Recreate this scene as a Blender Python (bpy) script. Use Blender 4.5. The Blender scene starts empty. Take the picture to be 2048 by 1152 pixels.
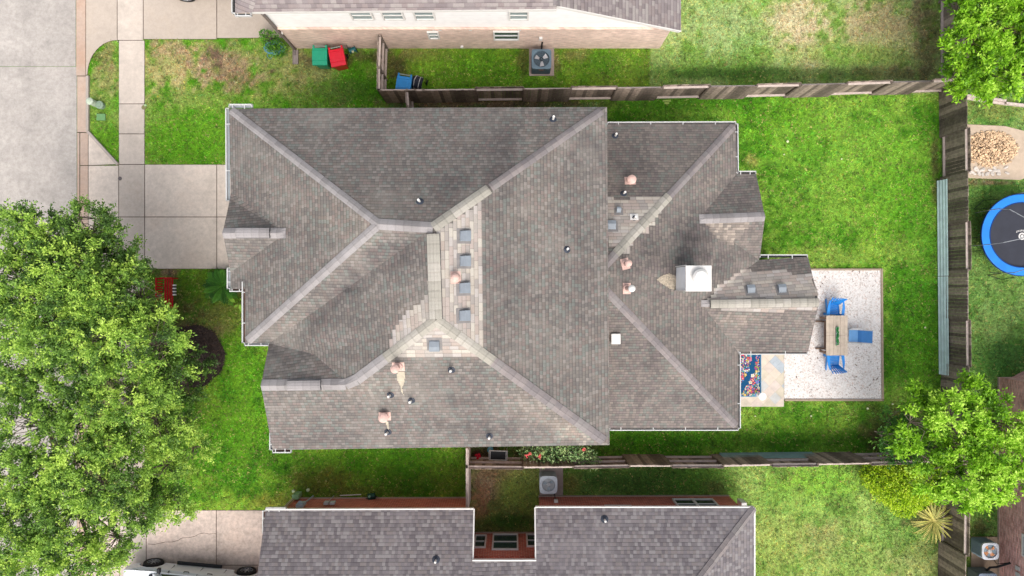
import bpy, bmesh, math, random
import numpy as np
from mathutils import Vector, Matrix
from mathutils.bvhtree import BVHTree
from mathutils.geometry import tessellate_polygon
PI = math.pi
R = math.radians
random.seed(7)
rng = np.random.default_rng(11)
SC = bpy.context.scene
COL = SC.collection

# ------------------------------------------------------------------ camera
H = 30.0
FPX = 1400.0
S = H / FPX                      # metres per photo pixel on the ground
cam_d = bpy.data.cameras.new('camera')
cam = bpy.data.objects.new('camera', cam_d); COL.objects.link(cam)
cam.location = (0, 0, H); cam.rotation_euler = (0, 0, 0)
cam_d.sensor_width = 36.0; cam_d.lens = 36.0 * FPX / 2048.0
cam_d.clip_start = 0.1; cam_d.clip_end = 2000
SC.camera = cam
SC.render.resolution_x = 1024; SC.render.resolution_y = 576

# ------------------------------------------------------------------ light (bright thin overcast)
SUN_EL, SUN_AZ = 54.0, 168.0     # azimuth measured clockwise from +Y (photo top)
world = bpy.data.worlds.new('World'); SC.world = world; world.use_nodes = True
nt = world.node_tree; nt.nodes.clear()
sky = nt.nodes.new('ShaderNodeTexSky'); sky.sky_type = 'NISHITA'; sky.sun_disc = False
sky.sun_elevation = R(SUN_EL); sky.sun_rotation = R(SUN_AZ); sky.dust_density = 6.0; sky.air_density = 1.0; sky.ozone_density = 1.0
hs = nt.nodes.new('ShaderNodeHueSaturation'); hs.inputs['Saturation'].default_value = 0.42
bg = nt.nodes.new('ShaderNodeBackground'); bg.inputs['Strength'].default_value = 0.15
wo = nt.nodes.new('ShaderNodeOutputWorld')
nt.links.new(sky.outputs[0], hs.inputs['Color']); nt.links.new(hs.outputs[0], bg.inputs[0]); nt.links.new(bg.outputs[0], wo.inputs[0])
sun_d = bpy.data.lights.new('sun', 'SUN'); sun_d.energy = 0.6; sun_d.angle = R(44); sun_d.color = (1.0, 0.955, 0.9)
sun = bpy.data.objects.new('sun', sun_d); COL.objects.link(sun)
az = R(SUN_AZ); el = R(SUN_EL)
sdir = Vector((math.sin(az) * math.cos(el), math.cos(az) * math.cos(el), math.sin(el)))
sun.rotation_euler = sdir.to_track_quat('Z', 'Y').to_euler()
sun.location = sdir * 60
SC.view_settings.view_transform = 'Standard'; SC.view_settings.look = 'None'
SC.view_settings.exposure = 0.83; SC.view_settings.gamma = 1.0; SC.view_settings.use_curve_mapping = False

# ------------------------------------------------------------------ helpers
def kz(z): return 1.0 - z / H
def w(px, py, z=0.0):
    k = kz(z) * S
    return Vector(((px - 1024) * k, (576 - py) * k, z))
def u(x, y, z=0.0):               # x, y in ground pixel units from the centre, y up
    return Vector((x * S, y * S, z))
def lin(c):
    c = c / 255.0
    return c / 12.92 if c <= 0.04045 else ((c + 0.055) / 1.055) ** 2.4
KL = 1.35
def C(r, g, b):
    return (min(.85, lin(r) / KL), min(.85, lin(g) / KL), min(.85, lin(b) / KL), 1.0)

class NT:
    def __init__(self, name):
        self.m = bpy.data.materials.new(name); self.m.use_nodes = True
        self.t = self.m.node_tree; self.n = self.t.nodes; self.l = self.t.links
        self.p = self.n['Principled BSDF']; self.out = self.n['Material Output']
        self.p.inputs['Specular IOR Level'].default_value = 0.25
    def add(self, kind, **kw):
        n = self.n.new(kind)
        for k, v in kw.items():
            setattr(n, k, v)
        return n
    def link(self, a, b): self.l.new(a, b)
    def math(self, op, a, b=None, c=None):
        n = self.add('ShaderNodeMath', operation=op)
        for i, v in enumerate((a, b, c)):
            if v is None: continue
            if isinstance(v, (int, float)): n.inputs[i].default_value = v
            else: self.link(v, n.inputs[i])
        return n.outputs[0]
    def mix(self, fac, a, b, mode='MIX'):
        n = self.add('ShaderNodeMix', data_type='RGBA', blend_type=mode)
        for sock, v in ((n.inputs[0], fac), (n.inputs[6], a), (n.inputs[7], b)):
            if isinstance(v, (int, float)): sock.default_value = v
            elif isinstance(v, tuple): sock.default_value = v
            else: self.link(v, sock)
        return n.outputs[2]
    def noise(self, vec, scale, detail=3.0, rough=.55):
        n = self.add('ShaderNodeTexNoise'); n.inputs['Scale'].default_value = scale
        n.inputs['Detail'].default_value = detail; n.inputs['Roughness'].default_value = rough
        if vec is not None: self.link(vec, n.inputs['Vector'])
        return n.outputs[0]
    def ramp(self, fac, stops, interp='LINEAR'):
        n = self.add('ShaderNodeValToRGB'); n.color_ramp.interpolation = interp
        e = n.color_ramp.elements
        while len(e) < len(stops): e.new(0.5)
        for i, (p, c) in enumerate(stops):
            e[i].position = p; e[i].color = c if len(c) == 4 else (*c, 1)
        self.link(fac, n.inputs[0]); return n.outputs[0]
    def grey(self, fac, lo, hi, a=.3, b=.7):
        return self.ramp(fac, [(a, (lo, lo, lo, 1)), (b, (hi, hi, hi, 1))])
    def bump(self, h, strength=.3, dist=.02):
        n = self.add('ShaderNodeBump'); n.inputs['Strength'].default_value = strength; n.inputs['Distance'].default_value = dist
        self.link(h, n.inputs['Height']); self.link(n.outputs[0], self.p.inputs['Normal'])

def M(name, c, rough=.75, var=.12, scale=6.0, metal=0.0, bump=0.0, island=0.0, spec=None, fine=60.0):
    t = NT(name); tc = t.add('ShaderNodeTexCoord').outputs['Object']
    f = t.noise(tc, scale, 4)
    col = t.mix(1.0, c, t.grey(f, 1 - var, 1 + var), 'MULTIPLY')
    f2 = t.noise(tc, fine, 2)
    col = t.mix(1.0, col, t.grey(f2, 1 - var * .8, 1 + var * .8), 'MULTIPLY')
    if island:
        g = t.add('ShaderNodeNewGeometry').outputs['Random Per Island']
        col = t.mix(1.0, col, t.grey(g, 1 - island, 1 + island, 0, 1), 'MULTIPLY')
    t.link(col, t.p.inputs['Base Color'])
    t.p.inputs['Roughness'].default_value = rough; t.p.inputs['Metallic'].default_value = metal
    if spec is not None: t.p.inputs['Specular IOR Level'].default_value = spec
    if bump: t.bump(f2, bump, .02)
    return t.m

def shingle(name, cols, row, width, stain, streak_col, stain_amt=.5, line=.62, vline=.82, blobs=()):
    t = NT(name)
    uvn = t.add('ShaderNodeUVMap', uv_map='UVMap').outputs[0]
    sp = t.add('ShaderNodeSeparateXYZ'); t.link(uvn, sp.inputs[0])
    U, V = sp.outputs[0], sp.outputs[1]
    vr = t.math('DIVIDE', V, row); rowi = t.math('FLOOR', vr); vf = t.math('FRACT', vr)
    wn1 = t.add('ShaderNodeTexWhiteNoise', noise_dimensions='1D'); t.link(rowi, wn1.inputs['W'])
    uu = t.math('ADD', t.math('DIVIDE', U, width), t.math('MULTIPLY', wn1.outputs[0], 7.0))
    ci = t.math('FLOOR', uu); uf = t.math('FRACT', uu)
    cb = t.add('ShaderNodeCombineXYZ'); t.link(ci, cb.inputs[0]); t.link(rowi, cb.inputs[1])
    wn = t.add('ShaderNodeTexWhiteNoise', noise_dimensions='2D'); t.link(cb.outputs[0], wn.inputs['Vector'])
    n = len(cols)
    col = t.ramp(wn.outputs['Value'], [(i / n, c) for i, c in enumerate(cols)], 'CONSTANT')
    ml = t.ramp(vf, [(0.0, (line, line, line, 1)), (0.16, (line, line, line, 1)), (0.22, (1, 1, 1, 1)), (1.0, (1.03, 1.03, 1.03, 1))])  # shade under each course's lower edge, painted as a dark line
    mv = t.ramp(uf, [(0.0, (vline, vline, vline, 1)), (0.07, (vline, vline, vline, 1)), (0.1, (1, 1, 1, 1))])
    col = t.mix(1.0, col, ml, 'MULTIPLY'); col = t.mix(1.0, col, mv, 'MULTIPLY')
    # weathering streaks running down the slope and broad algae stains
    mp = t.add('ShaderNodeMapping'); t.link(uvn, mp.inputs[0]); mp.inputs['Scale'].default_value = (2.2, .35, 1)
    st = t.noise(mp.outputs[0], 1.0, 5, .6)
    tc = t.add('ShaderNodeTexCoord').outputs['Object']
    big = t.noise(tc, .32, 4, .55)
    f = t.math('MULTIPLY', t.math('ADD', st, big), .5)
    f = t.ramp(f, [(.44, (0, 0, 0, 1)), (.58, (1, 1, 1, 1))])
    col = t.mix(t.math('MULTIPLY', f, stain_amt), col, t.mix(1.0, col, stain, 'MULTIPLY'))
    light = t.ramp(t.noise(tc, .55, 5, .65), [(.5, (0, 0, 0, 1)), (.75, (1, 1, 1, 1))])
    col = t.mix(t.math('MULTIPLY', light, .4), col, streak_col)
    bn = t.noise(tc, 1.1, 5, .65)
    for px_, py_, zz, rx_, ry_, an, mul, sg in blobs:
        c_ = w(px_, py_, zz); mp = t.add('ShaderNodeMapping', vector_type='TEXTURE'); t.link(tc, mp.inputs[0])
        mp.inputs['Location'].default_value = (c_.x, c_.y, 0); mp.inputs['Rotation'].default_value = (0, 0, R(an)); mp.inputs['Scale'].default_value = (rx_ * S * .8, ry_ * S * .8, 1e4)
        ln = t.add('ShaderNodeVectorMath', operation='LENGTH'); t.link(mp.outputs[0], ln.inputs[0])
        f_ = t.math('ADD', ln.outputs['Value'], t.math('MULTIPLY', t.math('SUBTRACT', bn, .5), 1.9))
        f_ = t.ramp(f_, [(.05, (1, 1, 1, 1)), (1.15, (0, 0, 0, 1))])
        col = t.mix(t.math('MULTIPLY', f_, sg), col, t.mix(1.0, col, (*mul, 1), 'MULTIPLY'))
    col = t.mix(1.0, col, t.grey(t.noise(tc, 55, 2), .86, 1.14), 'MULTIPLY')
    t.link(col, t.p.inputs['Base Color']); t.p.inputs['Roughness'].default_value = .9
    t.bump(t.math('ADD', vf, t.math('MULTIPLY', wn.outputs['Value'], .4)), .35, .02)
    return t.m

def brick(name, c1, c2, mortar, row=.075, width=.2, var=.3, streak=None):
    t = NT(name); tc = t.add('ShaderNodeTexCoord').outputs['Object']
    sp = t.add('ShaderNodeSeparateXYZ'); t.link(tc, sp.inputs[0])
    cb = t.add('ShaderNodeCombineXYZ'); t.link(t.math('ADD', sp.outputs[0], sp.outputs[1]), cb.inputs[0]); t.link(sp.outputs[2], cb.inputs[1])
    b = t.add('ShaderNodeTexBrick'); t.link(cb.outputs[0], b.inputs['Vector'])
    b.inputs['Color1'].default_value = c1; b.inputs['Color2'].default_value = c2; b.inputs['Mortar'].default_value = mortar
    b.inputs['Scale'].default_value = 1; b.inputs['Brick Width'].default_value = width; b.inputs['Row Height'].default_value = row
    b.inputs['Mortar Size'].default_value = .008; b.inputs['Mortar Smooth'].default_value = .2
    col = b.outputs['Color']
    mp = t.add('ShaderNodeMapping'); t.link(cb.outputs[0], mp.inputs[0]); mp.inputs['Scale'].default_value = (3.5, 14, 1)
    col = t.mix(1.0, col, t.grey(t.noise(mp.outputs[0], 1, 3), 1 - var, 1 + var), 'MULTIPLY')
    col = t.mix(1.0, col, t.grey(t.noise(tc, 1.2, 4), .85, 1.12), 'MULTIPLY')
    t.link(col, t.p.inputs['Base Color']); t.p.inputs['Roughness'].default_value = .9
    t.bump(b.outputs['Fac'], -.4, .01)
    return t.m

# mesh builder ------------------------------------------------------
class MB:
    def __init__(self): self.v = []; self.f = []; self.mi = []; self.uv = []
    def face(self, pts, mi=0, uv=None):
        i = len(self.v); self.v += [tuple(p) for p in pts]; self.f.append(tuple(range(i, i + len(pts)))); self.mi.append(mi)
        self.uv.append(uv)
    def mesh(self, pts, faces, mi=0):
        i = len(self.v); self.v += [tuple(p) for p in pts]
        for f in faces: self.f.append(tuple(a + i for a in f)); self.mi.append(mi); self.uv.append(None)
    def box(self, c, d, rot=0.0, mi=0, rx=0.0, ry=0.0):
        m = Matrix.Translation(Vector(c)) @ Matrix.Rotation(rot, 4, 'Z') @ Matrix.Rotation(ry, 4, 'Y') @ Matrix.Rotation(rx, 4, 'X')
        hx, hy, hz = d[0] / 2, d[1] / 2, d[2] / 2
        P = [m @ Vector((x, y, z)) for z in (-hz, hz) for x, y in ((-hx, -hy), (hx, -hy), (hx, hy), (-hx, hy))]
        self.mesh(P, [(3, 2, 1, 0), (4, 5, 6, 7), (0, 1, 5, 4), (1, 2, 6, 5), (2, 3, 7, 6), (3, 0, 4, 7)], mi)
    def beam(self, a, b, wd, ht, mi=0):
        a = Vector(a); b = Vector(b); d = (b - a); L = d.length
        if L < 1e-6: return
        d.normalize(); s = d.cross(Vector((0, 0, 1)))
        if s.length < 1e-3: s = Vector((1, 0, 0))
        s.normalize(); up = s.cross(d).normalized()
        s = s * wd / 2; up = up * ht / 2
        P = [a - s - up, a + s - up, a + s + up, a - s + up, b - s - up, b + s - up, b + s + up, b - s + up]
        self.mesh(P, [(0, 1, 2, 3), (7, 6, 5, 4), (4, 5, 1, 0), (5, 6, 2, 1), (6, 7, 3, 2), (7, 4, 0, 3)], mi)
    def prism(self, poly, z0, z1, mi=0, mtop=None, shrink=0.0):
        P = [Vector((p[0], p[1], 0)) for p in poly]
        ar = sum(P[i].x * P[(i + 1) % len(P)].y - P[(i + 1) % len(P)].x * P[i].y for i in range(len(P)))
        if ar < 0: P.reverse()
        n = len(P)
        if shrink:
            Q = []
            for i in range(n):
                a, b, c = P[i - 1], P[i], P[(i + 1) % n]
                d1 = (b - a).normalized(); d2 = (c - b).normalized()
                n1 = Vector((-d1.y, d1.x, 0)); n2 = Vector((-d2.y, d2.x, 0))
                bis = (n1 + n2); bis.normalize(); cs = max(.3, bis.dot(n1)); Q.append(b + bis * shrink / cs)
            P = Q
        i0 = len(self.v)
        self.v += [(p.x, p.y, z0) for p in P] + [(p.x, p.y, z1) for p in P]
        def add(f, m): self.f.append(f); self.mi.append(m); self.uv.append(None)
        add(tuple(i0 + i for i in reversed(range(n))), mi)
        add(tuple(i0 + n + i for i in range(n)), mi if mtop is None else mtop)
        for i in range(n):
            j = (i + 1) % n; add((i0 + i, i0 + j, i0 + n + j, i0 + n + i), mi)
    def tube(self, pts, rad, n=6, mi=0, cap=True):
        pts = [Vector(p) for p in pts]
        if isinstance(rad, (int, float)): rad = [rad] * len(pts)
        i0 = len(self.v); prev = None
        for i, p in enumerate(pts):
            d = (pts[min(i + 1, len(pts) - 1)] - pts[max(i - 1, 0)])
            if d.length < 1e-9: d = Vector((0, 0, 1))
            d.normalize()
            s = prev - d * prev.dot(d) if prev is not None else d.cross(Vector((0.13, 0.07, 1)) if abs(d.z) < .95 else Vector((1, 0, 0)))
            if s.length < 1e-6: s = d.cross(Vector((1, 0.1, 0)))
            s.normalize(); t = d.cross(s); prev = s
            for j in range(n):
                a = 2 * PI * j / n; self.v.append(tuple(p + (s * math.cos(a) + t * math.sin(a)) * rad[i]))
        for i in range(len(pts) - 1):
            for j in range(n):
                k = (j + 1) % n
                self.f.append((i0 + i * n + j, i0 + i * n + k, i0 + (i + 1) * n + k, i0 + (i + 1) * n + j)); self.mi.append(mi); self.uv.append(None)
        if cap:
            self.f.append(tuple(i0 + j for j in reversed(range(n)))); self.mi.append(mi); self.uv.append(None)
            L = i0 + (len(pts) - 1) * n
            self.f.append(tuple(L + j for j in range(n))); self.mi.append(mi); self.uv.append(None)
    def cyl(self, c, r0, r1, z0, z1, n=16, mi=0, axis=Vector((0, 0, 1))):
        c = Vector(c); axis = Vector(axis)
        self.tube([c + axis * z0, c + axis * z1], [r0, r1], n, mi)
    def lathe(self, c, prof, n=20, mi=0, mat=None):
        # prof: list of (r, z)
        c = Vector(c); i0 = len(self.v)
        for r, z in prof:
            for j in range(n):
                a = 2 * PI * j / n; p = Vector((r * math.cos(a), r * math.sin(a), z))
                if mat is not None: p = mat @ p
                self.v.append(tuple(c + p))
        for i in range(len(prof) - 1):
            for j in range(n):
                k = (j + 1) % n
                self.f.append((i0 + i * n + j, i0 + i * n + k, i0 + (i + 1) * n + k, i0 + (i + 1) * n + j)); self.mi.append(mi); self.uv.append(None)
        self.f.append(tuple(i0 + (len(prof) - 1) * n + j for j in range(n))); self.mi.append(mi); self.uv.append(None)
        self.f.append(tuple(i0 + j for j in reversed(range(n)))); self.mi.append(mi); self.uv.append(None)
    def ring(self, c, r0, r1, z0, z1, n=40, mi=0):
        c = Vector(c)
        P = []
        for j in range(n):
            a = 2 * PI * j / n; e = Vector((math.cos(a), math.sin(a), 0))
            P += [c + e * r0 + Vector((0, 0, z0)), c + e * r1 + Vector((0, 0, z0)), c + e * r1 + Vector((0, 0, z1)), c + e * r0 + Vector((0, 0, z1))]
        F = []
        for j in range(n):
            a = 4 * j; b = 4 * ((j + 1) % n)
            F += [(a, b, b + 1, a + 1), (a + 1, b + 1, b + 2, a + 2), (a + 2, b + 2, b + 3, a + 3), (a + 3, b + 3, b, a)]
        self.mesh(P, F, mi)
    def build(self, name, mats, parent=None, smooth=False, bevel=0.0, loc=None, rot=0.0, solid=0.0):
        me = bpy.data.meshes.new(name); me.from_pydata(self.v, [], self.f)
        if not isinstance(mats, (list, tuple)): mats = [mats]
        for m in mats: me.materials.append(m)
        me.polygons.foreach_set('material_index', self.mi)
        if any(x is not None for x in self.uv):
            lay = me.uv_layers.new(name='UVMap'); k = 0
            for f, uvs in zip(self.f, self.uv):
                for q in range(len(f)):
                    if uvs is not None: lay.data[k].uv = uvs[q]
                    k += 1
        if smooth: me.polygons.foreach_set('use_smooth', [True] * len(me.polygons))
        me.update()
        o = bpy.data.objects.new(name, me); COL.objects.link(o)
        if parent is not None: o.parent = parent
        if loc is not None: o.location = loc
        o.rotation_euler.z = rot
        if solid:
            md = o.modifiers.new('thickness', 'SOLIDIFY'); md.thickness = solid; md.offset = -1.0
        if bevel:
            md = o.modifiers.new('bevel', 'BEVEL'); md.width = bevel; md.segments = 2; md.limit_method = 'ANGLE'
        return o

def thing(name, label, cat, loc=(0, 0, 0), rot=0.0, group=None):
    o = bpy.data.objects.new(name, None); COL.objects.link(o); o.location = loc; o.rotation_euler.z = rot
    o.empty_display_size = .2
    o['label'] = label; o['category'] = cat
    if group: o['group'] = group
    return o
def tag(o, label, cat, group=None):
    o['label'] = label; o['category'] = cat
    if group: o['group'] = group
    return o
def struct(o, kind='structure'):
    o['kind'] = kind; return o
def copy_thing(root, loc, rot, label=None):
    r = root.copy(); COL.objects.link(r); r.location = loc; r.rotation_euler.z = rot
    if label: r['label'] = label
    for ch in list(root.children):
        c = ch.copy(); COL.objects.link(c); c.parent = r
        for g in list(ch.children):
            d = g.copy(); COL.objects.link(d); d.parent = c
    return r

# numpy noise --------------------------------------------------------
def vnoise(x, y, seed=0):
    xi = np.floor(x).astype(np.int64); yi = np.floor(y).astype(np.int64); xf = x - xi; yf = y - yi
    xf = xf * xf * (3 - 2 * xf); yf = yf * yf * (3 - 2 * yf)
    def h(a, b):
        n = (a * 374761393 + b * 668265263 + seed * 1442695041) & 0xffffffff
        n = ((n ^ (n >> 13)) * 1274126177) & 0xffffffff
        return ((n ^ (n >> 16)) & 0xffff) / 65535.0
    return (h(xi, yi) * (1 - xf) + h(xi + 1, yi) * xf) * (1 - yf) + (h(xi, yi + 1) * (1 - xf) + h(xi + 1, yi + 1) * xf) * yf
def fbm(x, y, seed=0, o=4):
    s = 0; a = 1; t = 0
    for i in range(o):
        s = s + a * vnoise(x * 2 ** i, y * 2 ** i, seed + i * 17); t += a; a *= .55
    return s / t

# ------------------------------------------------------------------ materials
m_concrete = None
def concrete(name, c, var=.1, stain=(.62, .55, .5, 1)):
    t = NT(name); tc = t.add('ShaderNodeTexCoord').outputs['Object']
    col = t.mix(1.0, c, t.grey(t.noise(tc, .9, 5, .6), 1 - var, 1 + var), 'MULTIPLY')
    col = t.mix(1.0, col, t.grey(t.noise(tc, 5, 6, .8), 1 - var * 1.3, 1 + var * 1.1), 'MULTIPLY')
    col = t.mix(1.0, col, t.grey(t.noise(tc, 70, 2), .92, 1.08), 'MULTIPLY')
    sf = t.ramp(t.noise(tc, .45, 6, .7), [(.5, (0, 0, 0, 1)), (.7, (1, 1, 1, 1))])
    col = t.mix(t.math('MULTIPLY', sf, .5), col, t.mix(1.0, col, stain, 'MULTIPLY'))
    g = t.add('ShaderNodeNewGeometry').outputs['Random Per Island']
    col = t.mix(1.0, col, t.grey(g, .95, 1.04, 0, 1), 'MULTIPLY')
    t.link(col, t.p.inputs['Base Color']); t.p.inputs['Roughness'].default_value = .9
    t.bump(t.noise(tc, 60, 3), .15, .01)
    return t.m
m_road = concrete('road_concrete', C(188, 181, 174), .17, (.8, .78, .78, 1))
m_drive_n = concrete('pale_driveway_concrete', C(203, 189, 175), .07, (.85, .8, .72, 1))
m_drive = concrete('driveway_concrete', C(228, 214, 200), .14)
m_drive_s = concrete('stained_driveway_concrete', C(222, 204, 192), .24)
m_walk = concrete('sidewalk_concrete', C(214, 201, 188), .11)
m_gutterc = concrete('kerb_gutter_concrete', C(205, 182, 165), .1, (.75, .55, .42, 1))
m_joint = M('dark_joint_filler', C(80, 66, 56), .95)
m_white = M('white_painted_metal', C(212, 212, 210), .5, .05)
m_offwhite = M('white_trim_paint', C(236, 233, 228), .6, .04)
m_dirt = M('gutter_debris', C(96, 70, 58), .95, .4, 20)
m_dark = M('dark_rubber', C(40, 42, 46), .6, .15)
m_black = M('black_plastic', C(24, 26, 30), .4, .1)
m_bluegrey = M('blue_grey_vent_metal', C(146, 154, 162), .5, .08, island=.04)
m_pink = M('faded_primer_flue', C(226, 190, 178), .7, .12, 12)
m_galv = M('galvanised_steel', C(170, 176, 180), .45, .1, 12, metal=.3)
m_glass = M('window_glass', C(60, 84, 84), .12, .1, spec=.6)
m_glass2 = M('window_glass_with_blinds', C(150, 165, 165), .2, .1, spec=.6)
m_brick_n = brick('pale_pink_brick', C(248, 220, 202), C(230, 198, 182), C(238, 222, 210), .075, .23, .22)
m_brick_s = brick('red_brick', C(218, 114, 90), C(192, 96, 78), C(222, 190, 176), .085, .2, .25)
m_brick_e = brick('purple_red_brick', C(242, 186, 176), C(210, 146, 138), C(232, 210, 204), .075, .23, .35)
m_siding = None
def siding(name, c, step):
    t = NT(name); tc = t.add('ShaderNodeTexCoord').outputs['Object']
    sp = t.add('ShaderNodeSeparateXYZ'); t.link(tc, sp.inputs[0])
    f = t.math('FRACT', t.math('DIVIDE', sp.outputs[2], step))
    col = t.mix(1.0, c, t.ramp(f, [(0, (.78, .8, .84, 1)), (.1, (1, 1, 1, 1)), (1, (1, 1, 1, 1))]), 'MULTIPLY')
    col = t.mix(1.0, col, t.grey(t.noise(tc, 3, 4), .95, 1.05), 'MULTIPLY')
    t.link(col, t.p.inputs['Base Color']); t.p.inputs['Roughness'].default_value = .6
    t.bump(f, .3, .015)
    return t.m
m_siding = siding('white_lap_siding', (.84, .835, .82, 1), .17)
m_chimney = siding('pale_chimney_siding', (.8, .83, .86, 1), .17)
greys = [C(138, 131, 125), C(127, 121, 115), C(135, 123, 118), C(119, 114, 110), C(129, 131, 125), C(123, 118, 114), C(145, 138, 132), C(128, 119, 113)]
DKS = (.52, .52, .56); DK2 = (.68, .68, .71); LT = (1.28, 1.26, 1.22); LT2 = (1.5, 1.46, 1.38)
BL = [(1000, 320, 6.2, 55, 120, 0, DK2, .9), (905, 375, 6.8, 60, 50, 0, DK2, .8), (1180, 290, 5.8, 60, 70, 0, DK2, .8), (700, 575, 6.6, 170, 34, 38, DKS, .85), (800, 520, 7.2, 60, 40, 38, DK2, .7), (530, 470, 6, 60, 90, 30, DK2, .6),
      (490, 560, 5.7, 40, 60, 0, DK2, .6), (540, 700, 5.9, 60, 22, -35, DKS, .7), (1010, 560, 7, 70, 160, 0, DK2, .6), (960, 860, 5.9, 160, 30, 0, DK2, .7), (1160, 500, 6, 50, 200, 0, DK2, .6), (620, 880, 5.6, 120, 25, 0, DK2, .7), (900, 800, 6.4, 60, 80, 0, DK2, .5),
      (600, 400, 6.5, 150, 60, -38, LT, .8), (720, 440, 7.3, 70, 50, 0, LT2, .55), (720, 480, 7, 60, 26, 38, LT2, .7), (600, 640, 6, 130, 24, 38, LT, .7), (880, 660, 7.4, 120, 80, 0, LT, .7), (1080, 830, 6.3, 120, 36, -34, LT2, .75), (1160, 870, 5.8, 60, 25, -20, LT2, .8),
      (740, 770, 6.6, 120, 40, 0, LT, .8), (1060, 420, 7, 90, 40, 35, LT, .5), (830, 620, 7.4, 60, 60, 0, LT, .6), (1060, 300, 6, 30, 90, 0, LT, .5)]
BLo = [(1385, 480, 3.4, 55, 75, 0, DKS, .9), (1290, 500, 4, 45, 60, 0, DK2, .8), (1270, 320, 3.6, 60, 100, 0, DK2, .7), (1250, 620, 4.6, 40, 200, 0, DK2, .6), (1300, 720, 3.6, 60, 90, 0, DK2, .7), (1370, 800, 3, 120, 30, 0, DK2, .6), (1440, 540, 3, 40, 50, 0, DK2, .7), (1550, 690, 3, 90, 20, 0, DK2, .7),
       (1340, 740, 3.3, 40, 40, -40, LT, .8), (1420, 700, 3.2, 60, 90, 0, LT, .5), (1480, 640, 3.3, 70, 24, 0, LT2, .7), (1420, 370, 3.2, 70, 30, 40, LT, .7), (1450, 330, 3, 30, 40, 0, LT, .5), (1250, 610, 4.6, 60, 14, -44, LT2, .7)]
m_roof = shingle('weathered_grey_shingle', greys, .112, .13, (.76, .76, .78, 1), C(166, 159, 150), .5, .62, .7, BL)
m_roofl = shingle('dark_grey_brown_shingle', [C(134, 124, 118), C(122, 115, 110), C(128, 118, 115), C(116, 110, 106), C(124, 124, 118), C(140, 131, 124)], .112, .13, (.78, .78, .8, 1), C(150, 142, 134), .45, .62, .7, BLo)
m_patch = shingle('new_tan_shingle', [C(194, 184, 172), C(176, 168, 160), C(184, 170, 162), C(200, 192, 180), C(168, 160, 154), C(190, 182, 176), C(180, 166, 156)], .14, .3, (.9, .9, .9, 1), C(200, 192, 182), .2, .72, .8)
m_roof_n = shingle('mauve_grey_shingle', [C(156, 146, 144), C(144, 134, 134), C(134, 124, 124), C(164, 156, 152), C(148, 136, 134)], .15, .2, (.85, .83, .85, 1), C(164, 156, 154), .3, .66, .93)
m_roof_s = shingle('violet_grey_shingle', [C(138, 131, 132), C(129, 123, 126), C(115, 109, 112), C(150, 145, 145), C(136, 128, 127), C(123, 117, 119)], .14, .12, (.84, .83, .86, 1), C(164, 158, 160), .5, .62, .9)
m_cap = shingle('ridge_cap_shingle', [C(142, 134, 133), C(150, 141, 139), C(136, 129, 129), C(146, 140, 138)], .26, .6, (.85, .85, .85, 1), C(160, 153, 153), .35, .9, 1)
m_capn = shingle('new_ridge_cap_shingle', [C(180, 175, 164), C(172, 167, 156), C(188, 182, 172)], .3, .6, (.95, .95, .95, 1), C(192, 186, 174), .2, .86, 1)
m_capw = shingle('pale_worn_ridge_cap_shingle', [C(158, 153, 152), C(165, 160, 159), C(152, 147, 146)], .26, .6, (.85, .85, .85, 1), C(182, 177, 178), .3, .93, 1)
m_wood = M('weathered_fence_wood', C(160, 146, 134), .9, .28, 7, island=.5, bump=.3)
m_woodd = M('dark_damp_fence_wood', C(140, 126, 115),   .9, .3, 7, island=.6, bump=.3)
m_rail = M('pale_fence_rail', C(206, 190, 181), .85, .15, 9, island=.1)
m_edge = M('timber_edging', C(176, 158, 138), .85, .15, 9)

# ------------------------------------------------------------------ ground
def pip(px, py, poly):
    inside = np.zeros(px.shape, bool); n = len(poly)
    for i in range(n):
        x1, y1 = poly[i]; x2, y2 = poly[(i + 1) % n]
        c = ((y1 > py) != (y2 > py)) & (px < (x2 - x1) * (py - y1) / (y2 - y1 + 1e-9) + x1)
        inside ^= c
    return inside
ZONES = [  # x0,y0,x1,y1 in ground px, colour A, colour B
    (-4e4, -4e4, 4e4, 4e4, (96, 140, 62), (120, 156, 80)),
    (150, 60, 780, 330, (92, 152, 32), (134, 168, 72)),
    (770, 60, 1300, 205, (96, 142, 34), (128, 162, 52)),
    (1300, -900, 1880, 195, (130, 166, 74), (172, 192, 116)),
    (290, 530, 935, 1030, (82, 136, 30), (128, 168, 54)),
    (1195, 190, 1890, 930, (84, 140, 32), (130, 172, 62)),
    (935, 925, 1140, 1200, (112, 120, 62), (134, 146, 76)),
    (1120, 925, 1890, 1900, (116, 152, 66), (156, 182, 96)),
    (1885, -900, 2600, 2000, (98, 142, 62), (128, 162, 84)),
]
TAN = (186, 164, 124); BRN = (142, 116, 94); YEL = (160, 188, 78); SOIL = (84, 70, 54); DKG = (62, 100, 34); VIV = (106, 164, 36)
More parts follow.
